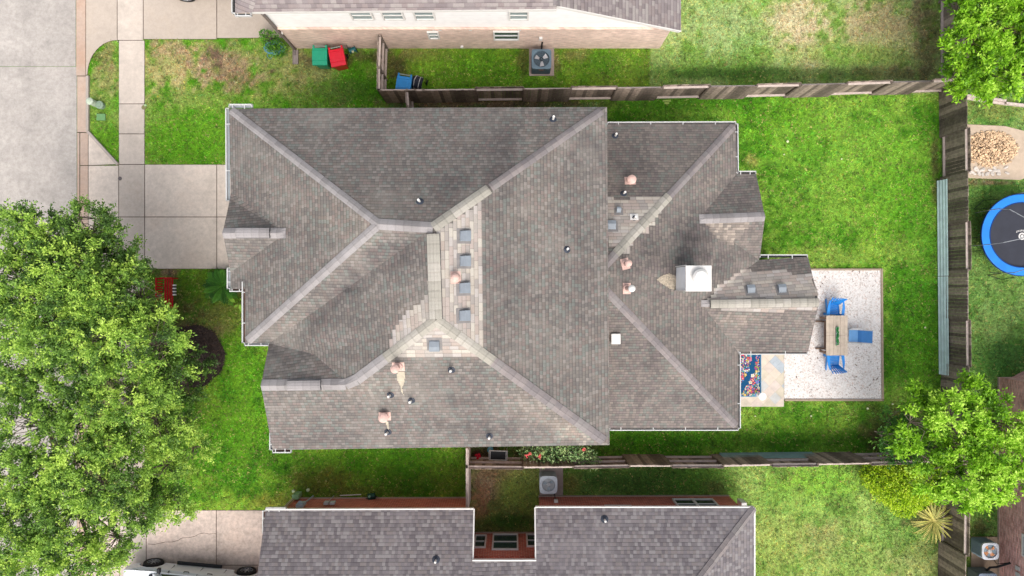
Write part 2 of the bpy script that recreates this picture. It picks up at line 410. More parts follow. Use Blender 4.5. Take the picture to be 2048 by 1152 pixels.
BLOBS = [  # cx, cy, rx, ry, colour, strength
    (340, 130, 75, 45, (200, 176, 132), .75), (450, 125, 62, 42, (176, 146, 122), .85), (480, 160, 40, 22, (150, 122, 100), .7), (330, 100, 50, 20, (176, 150, 120), .7), (435, 132, 12, 8, (90, 70, 62), .9), (430, 110, 20, 12, (110, 88, 76), .8), (545, 143, 6, 6, (90, 70, 60), .9), (520, 100, 60, 14, (120, 160, 60), .5), (400, 190, 110, 30, TAN, .4),
    (215, 150, 30, 45, TAN, .6), (205, 115, 25, 25, BRN, .45), (600, 130, 90, 35, TAN, .5), (660, 120, 60, 18, SOIL, .6), (560, 170, 70, 25, TAN, .35),
    (740, 115, 35, 12, SOIL, .6), (470, 270, 150, 50, VIV, .7), (350, 290, 70, 50, VIV, .8), (215, 290, 40, 50, VIV, .8), (700, 180, 60, 30, DKG, .5),
    (795, 130, 25, 28, SOIL, .75), (840, 110, 60, 12, BRN, .45), (900, 130, 90, 25, VIV, .4),
    (1020, 207, 210, 12, SOIL, .85), (930, 207, 130, 9, BRN, .5),
    (1150, 110, 40, 14, BRN, .5), (1260, 130, 90, 30, DKG, .25), (1045, 115, 12, 40, SOIL, .5), (1112, 130, 12, 25, BRN, .6),
    (1620, 110, 40, 60, (214, 196, 156), .8), (1590, 40, 60, 60, (216, 196, 158), .85), (1780, 70, 90, 70, (206, 192, 146), .75), (1710, 60, 30, 40, (206, 190, 146), .7), (1760, 40, 60, 40, TAN, .5), (1460, 70, 70, 60, (150, 180, 110), .6),
    (1420, 30, 60, 60, (172, 190, 128), .6), (1700, 110, 120, 25, VIV, .4), (1850, 60, 25, 90, SOIL, .45), (1770, 145, 90, 12, BRN, .5), (1590, 148, 200, 14, DKG, .5), (1430, 145, 120, 14, DKG, .6),  # last two strips: shade north of the fence, painted into the turf
    (1340, 200, 130, 22, (60, 120, 18), .6), (1560, 250, 90, 60, VIV, .5), (1700, 320, 160, 90, (120, 170, 54), .5), (1620, 400, 120, 70, (132, 172, 62), .5),  # first strip: shade on the lawn above the house, painted dark green
    (1500, 320, 14, 14, (160, 160, 84), .9), (1660, 510, 120, 22, (158, 176, 84), .55), (1790, 420, 80, 120, VIV, .4), (1840, 560, 40, 180, (78, 142, 30), .6),
    (1800, 500, 40, 30, (158, 178, 84), .5), (1600, 850, 140, 18, (130, 172, 54), .5), (1500, 880, 300, 16, (66, 116, 22), .6), (1480, 832, 60, 12, YEL, .5), (1300, 890, 90, 25, (62, 124, 18), .6),  # long dark green strips: lower fence shade painted into the lawn colour
    (1780, 850, 60, 45, SOIL, .55), (1840, 700, 40, 90, VIV, .4), (1780, 880, 60, 20, SOIL, .6), (1870, 330, 8, 60, SOIL, .6),
    (420, 590, 110, 50, (92, 122, 30), .75), (450, 640, 60, 60, (104, 140, 36), .7), (420, 640, 70, 40, BRN, .35), (480, 560, 40, 40, SOIL, .55), (400, 660, 60, 14, BRN, .6),
    (330, 545, 25, 12, BRN, .9), (480, 750, 60, 80, VIV, .7), (500, 850, 100, 60, VIV, .6), (450, 900, 60, 60, (74, 134, 22), .5), (750, 920, 160, 25, (74, 134, 22), .5),
    (640, 960, 60, 30, (108, 112, 44), .8), (700, 985, 110, 14, (106, 116, 48), .7), (560, 1000, 60, 20, (142, 150, 62), .8), (820, 970, 60, 22, (64, 104, 26), .6), (890, 960, 50, 35, (112, 134, 48), .5),
    (970, 970, 30, 50, BRN, .9), (1000, 940, 40, 20, (120, 100, 72), .7), (960, 1010, 20, 40, (176, 128, 96), .7), (1040, 990, 40, 40, (128, 146, 64), .7), (1020, 1045, 60, 16, DKG, .8), (975, 905, 40, 18, SOIL, .85), (1100, 900, 110, 16, SOIL, .5),
    (1280, 960, 140, 40, (74, 112, 46), .85), (1140, 970, 20, 30, (140, 130, 70), .7), (1427, 972, 13, 9, SOIL, 1.0), (1427, 972, 22, 14, BRN, .7), (1400, 960, 60, 30, (90, 140, 46), .6),
    (1600, 990, 90, 50, (150, 190, 84), .6), (1560, 1090, 70, 70, (164, 182, 96), .7), (1650, 1080, 40, 40, TAN, .45), (1700, 1130, 80, 60, (154, 178, 92), .6), (1640, 960, 80, 30, (140, 192, 62), .6),
    (1800, 1060, 50, 40, (132, 172, 84), .5), (1830, 1120, 60, 50, TAN, .3), (1840, 1045, 35, 14, SOIL, .6),
    (1985, 220, 60, 22, (150, 152, 82), .6), (1975, 365, 40, 8, BRN, .9), (1960, 430, 25, 60, (72, 112, 42), .5), (1990, 650, 40, 40, (134, 164, 90), .5), (2010, 720, 50, 40, (70, 116, 52), .6),  # dark patch left of the trampoline: its shadow painted on the turf
    (1930, 1050, 26, 120, (140, 162, 70), .6), (1960, 1055, 25, 14, SOIL, .5),
    (200, 620, 70, 120, BRN, .4), (200, 860, 60, 130, (196, 160, 128), .55), (180, 980, 60, 90, TAN, .4), (330, 700, 90, 120, SOIL, .5), (330, 860, 50, 50, (90, 110, 40), .6), (320, 980, 60, 40, (100, 150, 40), .5),
]
def ground_color(px, py):
    """px,py ground pixel arrays -> linear rgb"""
    out = np.zeros(px.shape + (3,))
    n1 = fbm(px / 60, py / 60, 3); n2 = fbm(px / 14, py / 14, 9, 3); n3 = fbm(px / 5, py / 5, 21, 2)
    f = np.clip((n1 - .5) * 3.0 + (n2 - .5) * 2.0 + .5, -.15, 1.25)[..., None]
    for x0, y0, x1, y1, a, b in ZONES:
        m = (px >= x0) & (px < x1) & (py >= y0) & (py < y1)
        c = np.array(a) * (1 - f) + np.array(b) * f
        out[m] = c[m]
    for cx, cy, rx, ry, c, s in BLOBS:
        d = np.sqrt(((px - cx) / rx) ** 2 + ((py - cy) / ry) ** 2)
        a = np.clip((1.25 - d) * 1.4 + (n2 - .5) * 1.9 + (n3 - .5) * 1.2, 0, 1) * s
        a = a * (d < 1.7)
        a = a[..., None]
        out = out * (1 - a) + np.array(c) * a
    out = out * (1 + (n3[..., None] - .5) * .22)
    out = np.clip(out, 2, 250) / 255.0
    l = np.where(out <= .04045, out / 12.92, ((out + .055) / 1.055) ** 2.4) / KL * 1.16
    return l
def set_attr(me, name, cols, domain='POINT'):
    at = me.color_attributes.new(name=name, type='FLOAT_COLOR', domain=domain)
    a = np.ones((len(cols), 4), np.float32); a[:, :3] = cols
    at.data.foreach_set('color', a.ravel())
def grass_mat(name, soil=True):
    t = NT(name); at = t.add('ShaderNodeVertexColor', layer_name='tint').outputs[0]
    tc = t.add('ShaderNodeTexCoord').outputs['Object']
    col = t.mix(1.0, at, t.grey(t.noise(tc, 9, 5, .75), .5, 1.4), 'MULTIPLY')
    col = t.mix(1.0, col, t.grey(t.noise(tc, 45, 3, .7), .45, 1.45), 'MULTIPLY')
    t.link(col, t.p.inputs['Base Color']); t.p.inputs['Roughness'].default_value = .95; t.p.inputs['Specular IOR Level'].default_value = .1
    t.bump(t.noise(tc, 40, 4, .7), .6, .05)
    return t.m
xo = np.array([26.7, 27.4, 28.2, 29, 30, 31, 32, 33.5, 35, 37, 39, 42, 45, 50, 55, 60, 70, 80, 95, 110, 130, 160, 200, 300, 500, 900.])
xs = np.concatenate([-xo[::-1], np.arange(-26, 26.01, .13), xo])
yo = np.concatenate([np.arange(15.5, 26.5, .5), xo])
ys = np.concatenate([-yo[::-1], np.arange(-15, 15.01, .13), yo])
gx, gy = np.meshgrid(xs, ys); nx, ny = len(xs), len(ys)
me = bpy.data.meshes.new('ground')
co = np.stack([gx, gy, np.zeros_like(gx)], -1).reshape(-1, 3).astype(np.float32)
idx = np.arange(nx * ny).reshape(ny, nx)
quads = np.stack([idx[:-1, :-1], idx[:-1, 1:], idx[1:, 1:], idx[1:, :-1]], -1).reshape(-1, 4)
def np_mesh(me, co, faces):
    k = faces.shape[1]
    me.vertices.add(len(co)); me.vertices.foreach_set('co', np.ascontiguousarray(co, np.float32).ravel())
    me.loops.add(faces.size); me.loops.foreach_set('vertex_index', faces.astype(np.int32).ravel())
    me.polygons.add(len(faces)); me.polygons.foreach_set('loop_start', np.arange(0, faces.size, k, dtype=np.int32))
    try: me.polygons.foreach_set('loop_total', np.full(len(faces), k, np.int32))
    except Exception: pass
    me.update(calc_edges=True); me.validate()
np_mesh(me, co, quads)
set_attr(me, 'tint', ground_color(co[:, 0] / S + 1024, 576 - co[:, 1] / S))
me.materials.append(grass_mat('lawn_turf'))
g = bpy.data.objects.new('ground', me); COL.objects.link(g); struct(g)

# ------------------------------------------------------------------ pavements
HARD = []      # ground px polygons that carry no grass
def slab_set(name, polys, mat, z=.02, base=True, shrink=.015):
    mb = MB()
    for p in polys:
        q = [w(a, b) for a, b in p]
        mb.prism(q, -.1, z, 0, shrink=shrink); HARD.append(p)
        if base: mb.prism(q, -.12, z - .012, 1)
    return struct(mb.build(name, [mat, m_joint]))
def rect(x0, y0, x1, y1): return [(x0, y0), (x1, y0), (x1, y1), (x0, y1)]
slab_set('road', [rect(-900, -900, 152, 133), rect(-900, 133, 154, 1900 - 600), rect(-900, 1300, 154, 2600)], m_road, .008, shrink=.008)
arc = [(176 + 64 * (1 - math.sin(a)), 150 - 68 * (1 - math.cos(a)) - 0) for a in [0]]
arc = [(235 - 59 * math.cos(t), 149 - 68 * math.sin(t)) for t in [R(90 - i * 9) for i in range(11)]]
slab_set('gutter_strip', [rect(152, -900, 172, 152), [(154, 152), (177, 152), (176, 265), (160, 265), (154, 265)], [(154, 265), (160, 265), (160, 1300), (154, 1300)],
                          rect(160, 265, 177, 331), rect(160, 331, 177, 560), rect(160, 560, 177, 1300)], m_gutterc, .012)
drive_n = [[(172, -400), (235, -400)] + arc + [(172, 152)], rect(287, -400, 434, 79), [(434, -400), (900, -400), (900, -90), (512, -90), (590, 20), (600, 76), (434, 77)]]
slab_set('driveway', drive_n, m_drive_n, .024)
slab_set('driveway', [[(177, 265), (236, 329), (177, 331)], rect(177, 331, 238, 538), rect(290, 329, 434, 434), rect(290, 434, 434, 538), rect(434, 329, 600, 434), rect(434, 434, 600, 538)], m_drive, .024)
ds = slab_set('driveway', [rect(177, 1020, 240, 1300), rect(293, 1020, 433, 1130), rect(433, 1020, 600, 1130), rect(293, 1130, 433, 1300), rect(433, 1130, 600, 1300)], m_drive_s, .024)
slab_set('sidewalk', [rect(235, -400, 287, 81), rect(238, 81, 290, 208), rect(238, 208, 290, 268), rect(238, 268, 290, 329), rect(238, 329, 290, 434), rect(238, 434, 290, 538)]
         + [rect(238, 538 + i * 60, 290, 538 + i * 60 + 60) for i in range(8)] + [rect(240, 1018, 293, 1130), rect(240, 1130, 293, 1300)], m_walk, .026)
# kerb along verge
mb = MB()
kp = [(176, 152), (176, 263), (236, 329)]
for a, b in zip(kp[:-1], kp[1:]):
    mb.beam(w(*a, .05), w(*b, .05), .11, .14)
mb.beam(w(236, 83, .03), w(236, 83.5, .03), .05, .1)
struct(mb.build('kerb', concrete('kerb_concrete', C(196, 184, 174), .1), bevel=.01))
# crack in the south driveway
mb = MB()
cp = [(296, 1088), (309, 1089), (322, 1086), (330, 1084), (344, 1084), (356, 1081), (364, 1076), (378, 1075), (389, 1073), (398, 1068), (408, 1066), (418, 1068), (432, 1067)]
for a, b in zip(cp[:-1], cp[1:]): mb.beam(w(*a, .0255), w(*b, .0255), random.uniform(.012, .026), .004)
struct(mb.build('driveway_crack', m_joint))
mb = MB(); mb.cyl(w(240, 357, .024), .085, .085, 0, .008, 18)
struct(mb.build('drain_cover', M('iron_cover', C(112, 104, 104), .7)))
# mulch bed
mb = MB()
def blobpoly(cx, cy, rx, ry, n=48, amp=.05, seed=0):
    r = random.Random(seed); ph = [r.uniform(0, 6.28) for _ in range(4)]
    out = []
    for i in range(n):
        a = 2 * PI * i / n; k = 1 + amp * (math.sin(3 * a + ph[0]) + .6 * math.sin(5 * a + ph[1]) + .5 * math.sin(9 * a + ph[2]) + r.uniform(-.3, .3))
        out.append((cx + rx * k * math.cos(a), cy + ry * k * math.sin(a)))
    return out
mulch = blobpoly(392, 712, 56, 62, 64, .03, 4); HARD.append(mulch)
mb.prism([w(*p) for p in mulch], -.05, .03)
t = NT('dark_bark_mulch'); tc = t.add('ShaderNodeTexCoord').outputs['Object']
vo = t.add('ShaderNodeTexVoronoi'); vo.inputs['Scale'].default_value = 26; t.link(tc, vo.inputs['Vector'])
t.link(t.mix(1.0, t.mix(t.noise(tc, 14, 4), C(34, 28, 27), C(68, 57, 53)), t.grey(vo.outputs['Distance'], .6, 1.5, 0, .6), 'MULTIPLY'), t.p.inputs['Base Color'])
t.p.inputs['Roughness'].default_value = .95; t.bump(vo.outputs['Distance'], .8, .03)
struct(mb.build('mulch_bed', t.m))
# raised ring of bark around the bed edge
mbx = MB(); rr = random.Random(5)
for i in range(900):
    p = mulch[rr.randrange(len(mulch))]; q = rr.random() ** .5
    px_ = 392 + (p[0] - 392) * (.25 + .78 * q) + rr.uniform(-3, 3); py_ = 712 + (p[1] - 712) * (.25 + .78 * q) + rr.uniform(-3, 3)
    mbx.box(w(px_, py_, .035 + rr.uniform(0, .02)), (rr.uniform(.04, .11), rr.uniform(.015, .035), .012), rr.uniform(0, PI), rx=rr.uniform(-.4, .4), ry=rr.uniform(-.4, .4))
struct(mbx.build('bark_chips', M('bark_chips', C(70, 56, 50), .95, .4, 9, island=.6)), 'stuff')

# ------------------------------------------------------------------ patio
pad = rect(1478, 539, 1763, 800); HARD.append(pad); HARD.append(rect(1478, 539, 1567, 814))
t = NT('white_pebble_gravel'); tc = t.add('ShaderNodeTexCoord').outputs['Object']
vo = t.add('ShaderNodeTexVoronoi'); vo.inputs['Scale'].default_value = 22; t.link(tc, vo.inputs['Vector'])
v2 = t.add('ShaderNodeTexVoronoi'); v2.inputs['Scale'].default_value = 45; t.link(tc, v2.inputs['Vector'])
sp = t.add('ShaderNodeSeparateColor'); t.link(vo.outputs['Color'], sp.inputs[0])
col = t.ramp(sp.outputs[0], [(0, C(206, 192, 184)), (.12, C(240, 230, 222)), (.3, (.72, .68, .65, 1)), (.9, (.82, .79, .76, 1)), (1, C(240, 214, 200))])
col = t.mix(1.0, col, t.grey(v2.outputs['Distance'], 1.05, .72, .1, .8), 'MULTIPLY')
col = t.mix(1.0, col, t.grey(t.noise(tc, 1.6, 4), .93, 1.06), 'MULTIPLY')
t.link(col, t.p.inputs['Base Color']); t.p.inputs['Roughness'].default_value = .95; t.bump(vo.outputs['Distance'], -.6, .02)
mb = MB(); mb.prism([w(*p) for p in [(1400, 539), (1762, 539), (1764, 799), (1568, 799), (1568, 706), (1400, 706)]], -.1, .03)
struct(mb.build('gravel_pad', t.m))
mb = MB()
mb.beam(w(1519, 539, .03), w(1763, 539, .03), .08, .1); mb.beam(w(1763, 537, .03), w(1765, 801, .03), .08, .1); mb.beam(w(1569, 800, .03), w(1767, 800, .03), .08, .1)
tag(mb.build('timber_edging', m_edge, bevel=.008), 'thin tan timber edging around the square white gravel patio', 'edging')
# leaf litter on gravel
mb = MB()
for cx, cy, n in ((1705, 550, 5), (1735, 555, 10), (1752, 578, 7), (1650, 565, 5), (1636, 570, 4), (1715, 705, 4), (1732, 715, 7), (1725, 728, 4), (1750, 750, 6), (1728, 745, 4), (1640, 720, 3), (1678, 740, 5), (1745, 770, 4), (1595, 773, 4), (1571, 720, 5), (1710, 760, 5), (1630, 790, 4), (1690, 600, 4), (1755, 545, 4), (1738, 770, 4), (1700, 690, 3)):
    for i in range(n):
        p = w(cx + rr.gauss(0, 8), cy + rr.gauss(0, 8), .045); a = rr.uniform(0, 6.28); L = rr.uniform(.02, .07)
        d = Vector((math.cos(a), math.sin(a), rr.uniform(-.1, .3))) * L; s = Vector((-d.y, d.x, 0)) * rr.uniform(.12, .4)
        mb.face([p - d, p + s, p + d * .9, p - s])
struct(mb.build('leaf_litter', M('dry_leaf', C(112, 84, 72), .9, .3, island=.4)), 'stuff')
# flagstones
t = NT('slate_flagstone'); tc = t.add('ShaderNodeTexCoord').outputs['Object']
mp = t.add('ShaderNodeMapping'); mp.inputs['Rotation'].default_value = (0, 0, R(45)); mp.inputs['Scale'].default_value = (2.7, 2.7, 2.7); t.link(tc, mp.inputs[0])
fl = t.add('ShaderNodeVectorMath', operation='FLOOR'); t.link(mp.outputs[0], fl.inputs[0])
fr = t.add('ShaderNodeVectorMath', operation='FRACTION'); t.link(mp.outputs[0], fr.inputs[0])
wn = t.add('ShaderNodeTexWhiteNoise', noise_dimensions='2D'); t.link(fl.outputs[0], wn.inputs['Vector'])
col = t.ramp(wn.outputs['Value'], [(0, C(226, 213, 196)), (.3, C(220, 206, 194)), (.5, C(206, 207, 204)), (.62, C(214, 204, 184)), (.8, C(224, 210, 200)), (.9, C(186, 196, 204))], 'CONSTANT')
s2 = t.add('ShaderNodeSeparateXYZ'); t.link(fr.outputs[0], s2.inputs[0])
e = t.math('MINIMUM', s2.outputs[0], s2.outputs[1])
col = t.mix(1.0, col, t.ramp(e, [(0, (.78, .76, .74, 1)), (.05, (1, 1, 1, 1))]), 'MULTIPLY')
col = t.mix(1.0, col, t.grey(t.noise(tc, 4, 5, .65), .86, 1.12), 'MULTIPLY')
t.link(col, t.p.inputs['Base Color']); t.p.inputs['Roughness'].default_value = .8
mb = MB(); mb.prism([w(*p) for p in rect(1430, 690, 1567, 813)], -.1, .05)
struct(mb.build('patio', t.m))
# east neighbour pebble bed
bed = [(1900, 247), (2010, 252), (2080, 270), (2078, 345), (2040, 360), (1900, 355)]; HARD.append(bed)
mb = MB(); mb.prism([w(*p) for p in bed], -.1, .03)
struct(mb.build('concrete_slab', concrete('old_slab_concrete', C(206, 186, 164), .1), bevel=.02))

# ------------------------------------------------------------------ roofs and houses
class Roof:
    def __init__(self): self.faces = []; self.tri = []; self.pts = []; self.vs = {}
    def add(self, pts):
        pts = [Vector(p) for p in pts]
        n = Vector((0, 0, 0))
        for i in range(len(pts)):
            a, b = pts[i], pts[(i + 1) % len(pts)]
            n += Vector(((a.y - b.y) * (a.z + b.z), (a.z - b.z) * (a.x + b.x), (a.x - b.x) * (a.y + b.y)))
        n.normalize()
        if n.z < 0: n = -n
        e = Vector((-n.y, n.x, 0))
        if e.length < 1e-4: e = Vector((1, 0, 0))
        e.normalize(); up = n.cross(e)
        tris = tessellate_polygon([[Vector((p.x, p.y, 0)) for p in pts]])
        base = len(self.pts); self.pts += pts
        for t3 in tris:
            a, b, c = (pts[i] for i in t3)
            if (b - a).cross(c - a).length < 1e-7: continue
            if (b - a).cross(c - a).z < 0: t3 = tuple(reversed(t3))
            self.tri.append((tuple(base + i for i in t3), len(self.faces)))
        self.faces.append((pts, n, e, up)); self.bvh = None
        return len(self.faces) - 1
    def uvof(self, fi, p):
        _, n, e, up = self.faces[fi]; k_ = self.vs.get(fi, 1.0); return (p.dot(e), p.dot(up) * k_)
    def mesh(self):
        mb = MB()
        for ids, fi in self.tri:
            P = [self.pts[i] for i in ids]; mb.face(P, 0, [self.uvof(fi, p) for p in P])
        self.bvh = BVHTree.FromPolygons(self.pts, [t3 for t3, _ in self.tri])
        return mb
    def hit(self, px, py):
        o = Vector((0, 0, H)); d = (w(px, py, 0) - o).normalized()
        loc, nn, i, _ = self.bvh.ray_cast(o, d)
        if loc is None: return None, None
        return loc, (nn if nn.z > 0 else -nn)
    def down(self, x, y):
        loc, nn, i, _ = self.bvh.ray_cast(Vector((x, y, H)), Vector((0, 0, -1)))
        return loc
    def plane(self, fi, px, py):
        pts, n, e, up = self.faces[fi]; c = pts[0]
        o = Vector((0, 0, H)); d = (w(px, py, 0) - o)
        tt = (c - o).dot(n) / d.dot(n); return o + d * tt
def patch(roof, fi, poly, mat, parent, off=.014, cu=.15, cv=.14):
    """lay new courses over the roof: cells on the face's own shingle grid, giving a stepped edge"""
    P = [roof.plane(fi, *p) for p in poly]; _, n, e, up = roof.faces[fi]; mb = MB()
    UVp = [(p.dot(e), p.dot(up)) for p in P]; c0 = P[0]
    u0 = min(a for a, b in UVp); u1 = max(a for a, b in UVp); v0 = min(b for a, b in UVp); v1 = max(b for a, b in UVp)
    i0, i1 = math.floor(u0 / cu), math.ceil(u1 / cu); j0, j1 = math.floor(v0 / cv), math.ceil(v1 / cv)
    gi, gj = np.meshgrid(np.arange(i0, i1), np.arange(j0, j1)); ins = pip((gi + .5) * cu, (gj + .5) * cv, UVp)
    cn = c0.dot(n)
    def at(a, b):
        p = e * a + up * b + n * (cn - 0); p = p
        h = roof.down(p.x, p.y)
        if h is not None and abs(h.z - p.z) < .35: p.z = h.z
        return p + n * off
    for a, b in zip(gi[ins].tolist(), gj[ins].tolist()):
        mb.face([at(a * cu, b * cv), at((a + 1) * cu, b * cv), at((a + 1) * cu, (b + 1) * cv), at(a * cu, (b + 1) * cv)], 0, [(a * cu, b * cv), ((a + 1) * cu, b * cv), ((a + 1) * cu, (b + 1) * cv), (a * cu, (b + 1) * cv)])
    if not mb.f: return None
    return mb.build('shingle_patch', mat, parent)
def cap(roof, pts, mat, parent, half=.15, lift=.02, name='ridge_cap', rag=True, flat=False):
    mb = MB(); acc = 0.0
    for a, b in zip(pts[:-1], pts[1:]):
        a = Vector(a); b = Vector(b); d = b - a; L = d.length; n = max(1, int(L / .22)); s = Vector((-d.y, d.x, 0)).normalized() * half
        for i in range(n):
            rows = []
            for q in (i / n, (i + 1) / n):
                c = a + d * q; row = []
                z0 = None
                jit = half * .06 * math.sin(i * 2.3)
                for sgn in (-1, -.5, 0, .5, 1):
                    p = c + s * (sgn + (jit if rag else 0)); h = roof.down(p.x, p.y)
                    zz = h.z if h is not None and abs(h.z - c.z) < .6 else c.z - .3 * abs(sgn) * half * 1.5
                    if sgn == 0: zz = max(zz, c.z)
                    if flat: zz = c.z - .03 * abs(sgn)
                    lf = lift * (1.0 if abs(sgn) < .9 else .45) * (1.12 if q == i / n else .88)
                    row.append(Vector((p.x, p.y, zz + lf)))
                # rounded middle: keep the centre from spiking
                row[2].z = min(row[2].z, max(row[1].z, row[3].z) + .05)
                rows.append(row)
            r0, r1 = rows
            for j in range(4):
                mb.face([r0[j], r0[j + 1], r1[j + 1], r1[j]][::1], 0, [(j * .1 + .08, acc), (j * .1 + .18, acc), (j * .1 + .18, acc + L / n), (j * .1 + .08, acc + L / n)])
            acc += L / n
    return mb.build(name, mat, parent, solid=.015, smooth=False)
def ridge_vent(roof, a, b, parent, mat, half=.17):
    mb = MB(); mb.beam(a + Vector((0, 0, .0)), b + Vector((0, 0, .0)), half * 2 + .03, .06)
    mb.build('ridge_vent_base', m_dark, parent)
    cap(roof, [a + Vector((0, 0, .06)), b + Vector((0, 0, .06))], mat, parent, half, .04, 'ridge_vent', False, True)
def gutter(parent, a, b, outward, dirty=False, wd=.1):
    """a, b eave points; outward unit vector"""
    a = Vector(a); b = Vector(b); o = Vector(outward).normalized(); mb = MB()
    dz = Vector((0, 0, -.02))
    c0 = a + dz; c1 = b + dz
    mb.beam(c0 + o * wd, c1 + o * wd, .036, .12, 0)
    mb.beam(c0 + o * wd * .5 + Vector((0, 0, -.05)), c1 + o * wd * .5 + Vector((0, 0, -.05)), wd, .015, 1)
    L = (c1 - c0).length; n = max(2, int(L / 1.25)); d = (c1 - c0) / L
    for i in range(n):
        p = c0 + d * (L * (i + .35) / n); mb.beam(p + Vector((0, 0, .055)) - o * .05, p + o * wd + Vector((0, 0, .055)), .03, .012, 0)
    for e, sg in ((c0, 1), (c1, -1)): mb.beam(e + d * sg * .012, e + d * sg * .012 + o * (wd + .02), .02, .12, 0)
    return mb.build('gutter', [m_white, m_dirt if dirty else (m_galv if parent is roof_up else m_dark)], parent)

def pipe_vent(roof, parent, px, py, h=.42, flash=.15, tip=m_offwhite, name='vent_pipe'):
    p, n = roof.hit(px, py)
    q = n.to_track_quat('Z', 'Y').to_matrix()
    mb = MB()
    mb.lathe(p, [(flash * .85, .004), (flash * .8, .015), (.07, .03), (.055, .09)], 14, 0, q)
    o = mb.build(name, M_boot, parent)
    mb = MB(); mb.tube([p, p + Vector((0, 0, h))], .036, 12, 0); mb.ring(p + Vector((0, 0, h)), .022, .042, -.01, .012, 16, 0)
    mb.build('pipe', tip, o)
def box_vent(roof, parent, px, py, size=.34, face=None):
    p, n = roof.hit(px, py); e = Vector((-n.y, n.x, 0)).normalized(); up = n.cross(e)
    R3 = Matrix((e, up, n)).transposed()
    rot = R3.to_4x4()
    mb = MB()
    def P(x, y, z): return p + R3 @ Vector((x, y, z))
    s = size / 2
    mb.mesh([P(-s - .08, -s - .05, .012), P(s + .08, -s - .05, .012), P(s + .08, s + .1, .012), P(-s - .08, s + .1, .012), P(-s - .08, -s - .05, .02), P(s + .08, -s - .05, .02), P(s + .08, s + .1, .02), P(-s - .08, s + .1, .02)],
            [(0, 1, 5, 4), (1, 2, 6, 5), (2, 3, 7, 6), (3, 0, 4, 7), (4, 5, 6, 7)], 1)
    pts = [P(-s, -s, .02), P(s, -s, .02), P(s, s, .02), P(-s, s, .02), P(-s, -s, .17), P(s, -s, .17), P(s * .9, s * .9, .07), P(-s * .9, s * .9, .07), P(-s, 0, .17), P(s, 0, .17)]
    mb.mesh(pts, [(0, 1, 5, 4), (1, 2, 6, 9, 5), (2, 3, 7, 6), (3, 0, 4, 8, 7), (4, 5, 9, 8), (8, 9, 6, 7)], 0)
    mb.build('box_vent', [m_bluegrey, m_patchdark], parent, bevel=.008)
def flue(roof, parent, px, py, h=.45, rad=.13, capmat=None, base=True):
    p, n = roof.hit(px, py); q = n.to_track_quat('Z', 'Y').to_matrix(); mb = MB()
    if base:
        e = Vector((-n.y, n.x, 0)).normalized(); up = n.cross(e)
        mb.mesh([p + e * a + up * b + n * .02 for a, b in ((-.2, -.17), (.2, -.17), (.2, .17), (-.2, .17))], [(0, 1, 2, 3)])
    mb.lathe(p, [(.17, .01), (.14, .06), (.1, .1)], 16, 0, q)
    mb.lathe(p, [(.08, 0), (.08, h)], 14, 0)
    mb.ring(p + Vector((0, 0, .14)), .08, .13, 0, .02, 20)
    o = mb.build('flue', m_pink, parent)
    mb = MB(); mb.lathe(p + Vector((0, 0, h)), [(rad * .8, -.03), (rad, .0), (rad, .05), (rad * .6, .1), (.02, .12)], 18)
    mb.build('flue_cap', capmat or m_pink, o)
M_boot = M('lead_boot', C(62, 68, 80), .55, .15)
m_patchdark = M('vent_flange', C(140, 136, 134), .7)

def walls(parent, poly, z0, z1, mat, name='wall'):
    mb = MB(); mb.prism([u(*p) for p in poly], z0, z1)
    return mb.build(name, mat, parent)
def window(parent, c, wd, ht, axis, outward, glass, frame=.06, bars=1, vbars=0):
    """c centre; axis unit horizontal along the wall; outward normal"""
    a = Vector(axis).normalized(); o = Vector(outward).normalized(); c = Vector(c); Z = Vector((0, 0, 1)); mb = MB()
    def bar(p, q, t=frame): mb.beam(c + a * p[0] + Z * p[1] + o * .03, c + a * q[0] + Z * q[1] + o * .03, t, t)
    x, z = wd / 2, ht / 2
    mb.beam(c - a * (x + frame / 2) + Z * z + o * .03, c + a * (x + frame / 2) + Z * z + o * .03, .07, frame)
    mb.beam(c - a * (x + frame / 2) - Z * z + o * .03, c + a * (x + frame / 2) - Z * z + o * .03, .07, frame)
    for sx in (-x, x): mb.box(c + a * sx + o * .03, (frame, .07, ht - frame), math.atan2(a.y, a.x))
    for i in range(bars): mb.box(c + Z * (-z + ht * (i + 1) / (bars + 1)) + o * .03, (wd - frame, .04, .035), math.atan2(a.y, a.x))
    for i in range(vbars): mb.box(c + a * (-x + wd * (i + 1) / (vbars + 1)) + o * .031, (.1, .06, ht - frame), math.atan2(a.y, a.x))
    win = mb.build('window', m_offwhite, parent)
    mb = MB(); mb.box(c + o * .012, (wd - frame * .5, .012, ht - frame * .5), math.atan2(a.y, a.x)); mb.build('pane', glass, win)
    return win

# ---- main house
house = thing('brick_house', 'large house in the middle under a stained grey roof with pale patches and white chimney', 'house')
rf = Roof()
ZE, ZR = 5.4, 7.7
A = w(458, 217, ZE); B = w(1214, 214, ZE); Cc = w(1219, 890, ZE); D = w(545, 900, ZE)
R1 = w(757, 448, ZR); R2 = w(866, 455, ZR); R3 = w(872, 641, ZR)
E = w(490, 686, 5.6); G1r = w(572, 466, 6.33); G1p = w(445, 466, 6.3)
P2 = w(522, 771, 6.53); V2 = w(700, 769, 6.6); vb = w(545, 682, 5.62); vm = w(628, 709, 6.05)
f_top = rf.add([A, B, R2, R1])
f_east = rf.add([B, Cc, R3, R2])
f_bot = rf.add([Cc, D, P2, V2, R3])
f_w2 = rf.add([R2, R3, V2, vm, vb])
f_s1 = rf.add([R1, R2, vb, w(538, 687, 5.6), E])
f_west = rf.add([A, R1, E, w(490, 578, 5.62), w(461, 578, 5.42), w(461, 545, 5.42), G1r, w(462, 385, 5.42)])
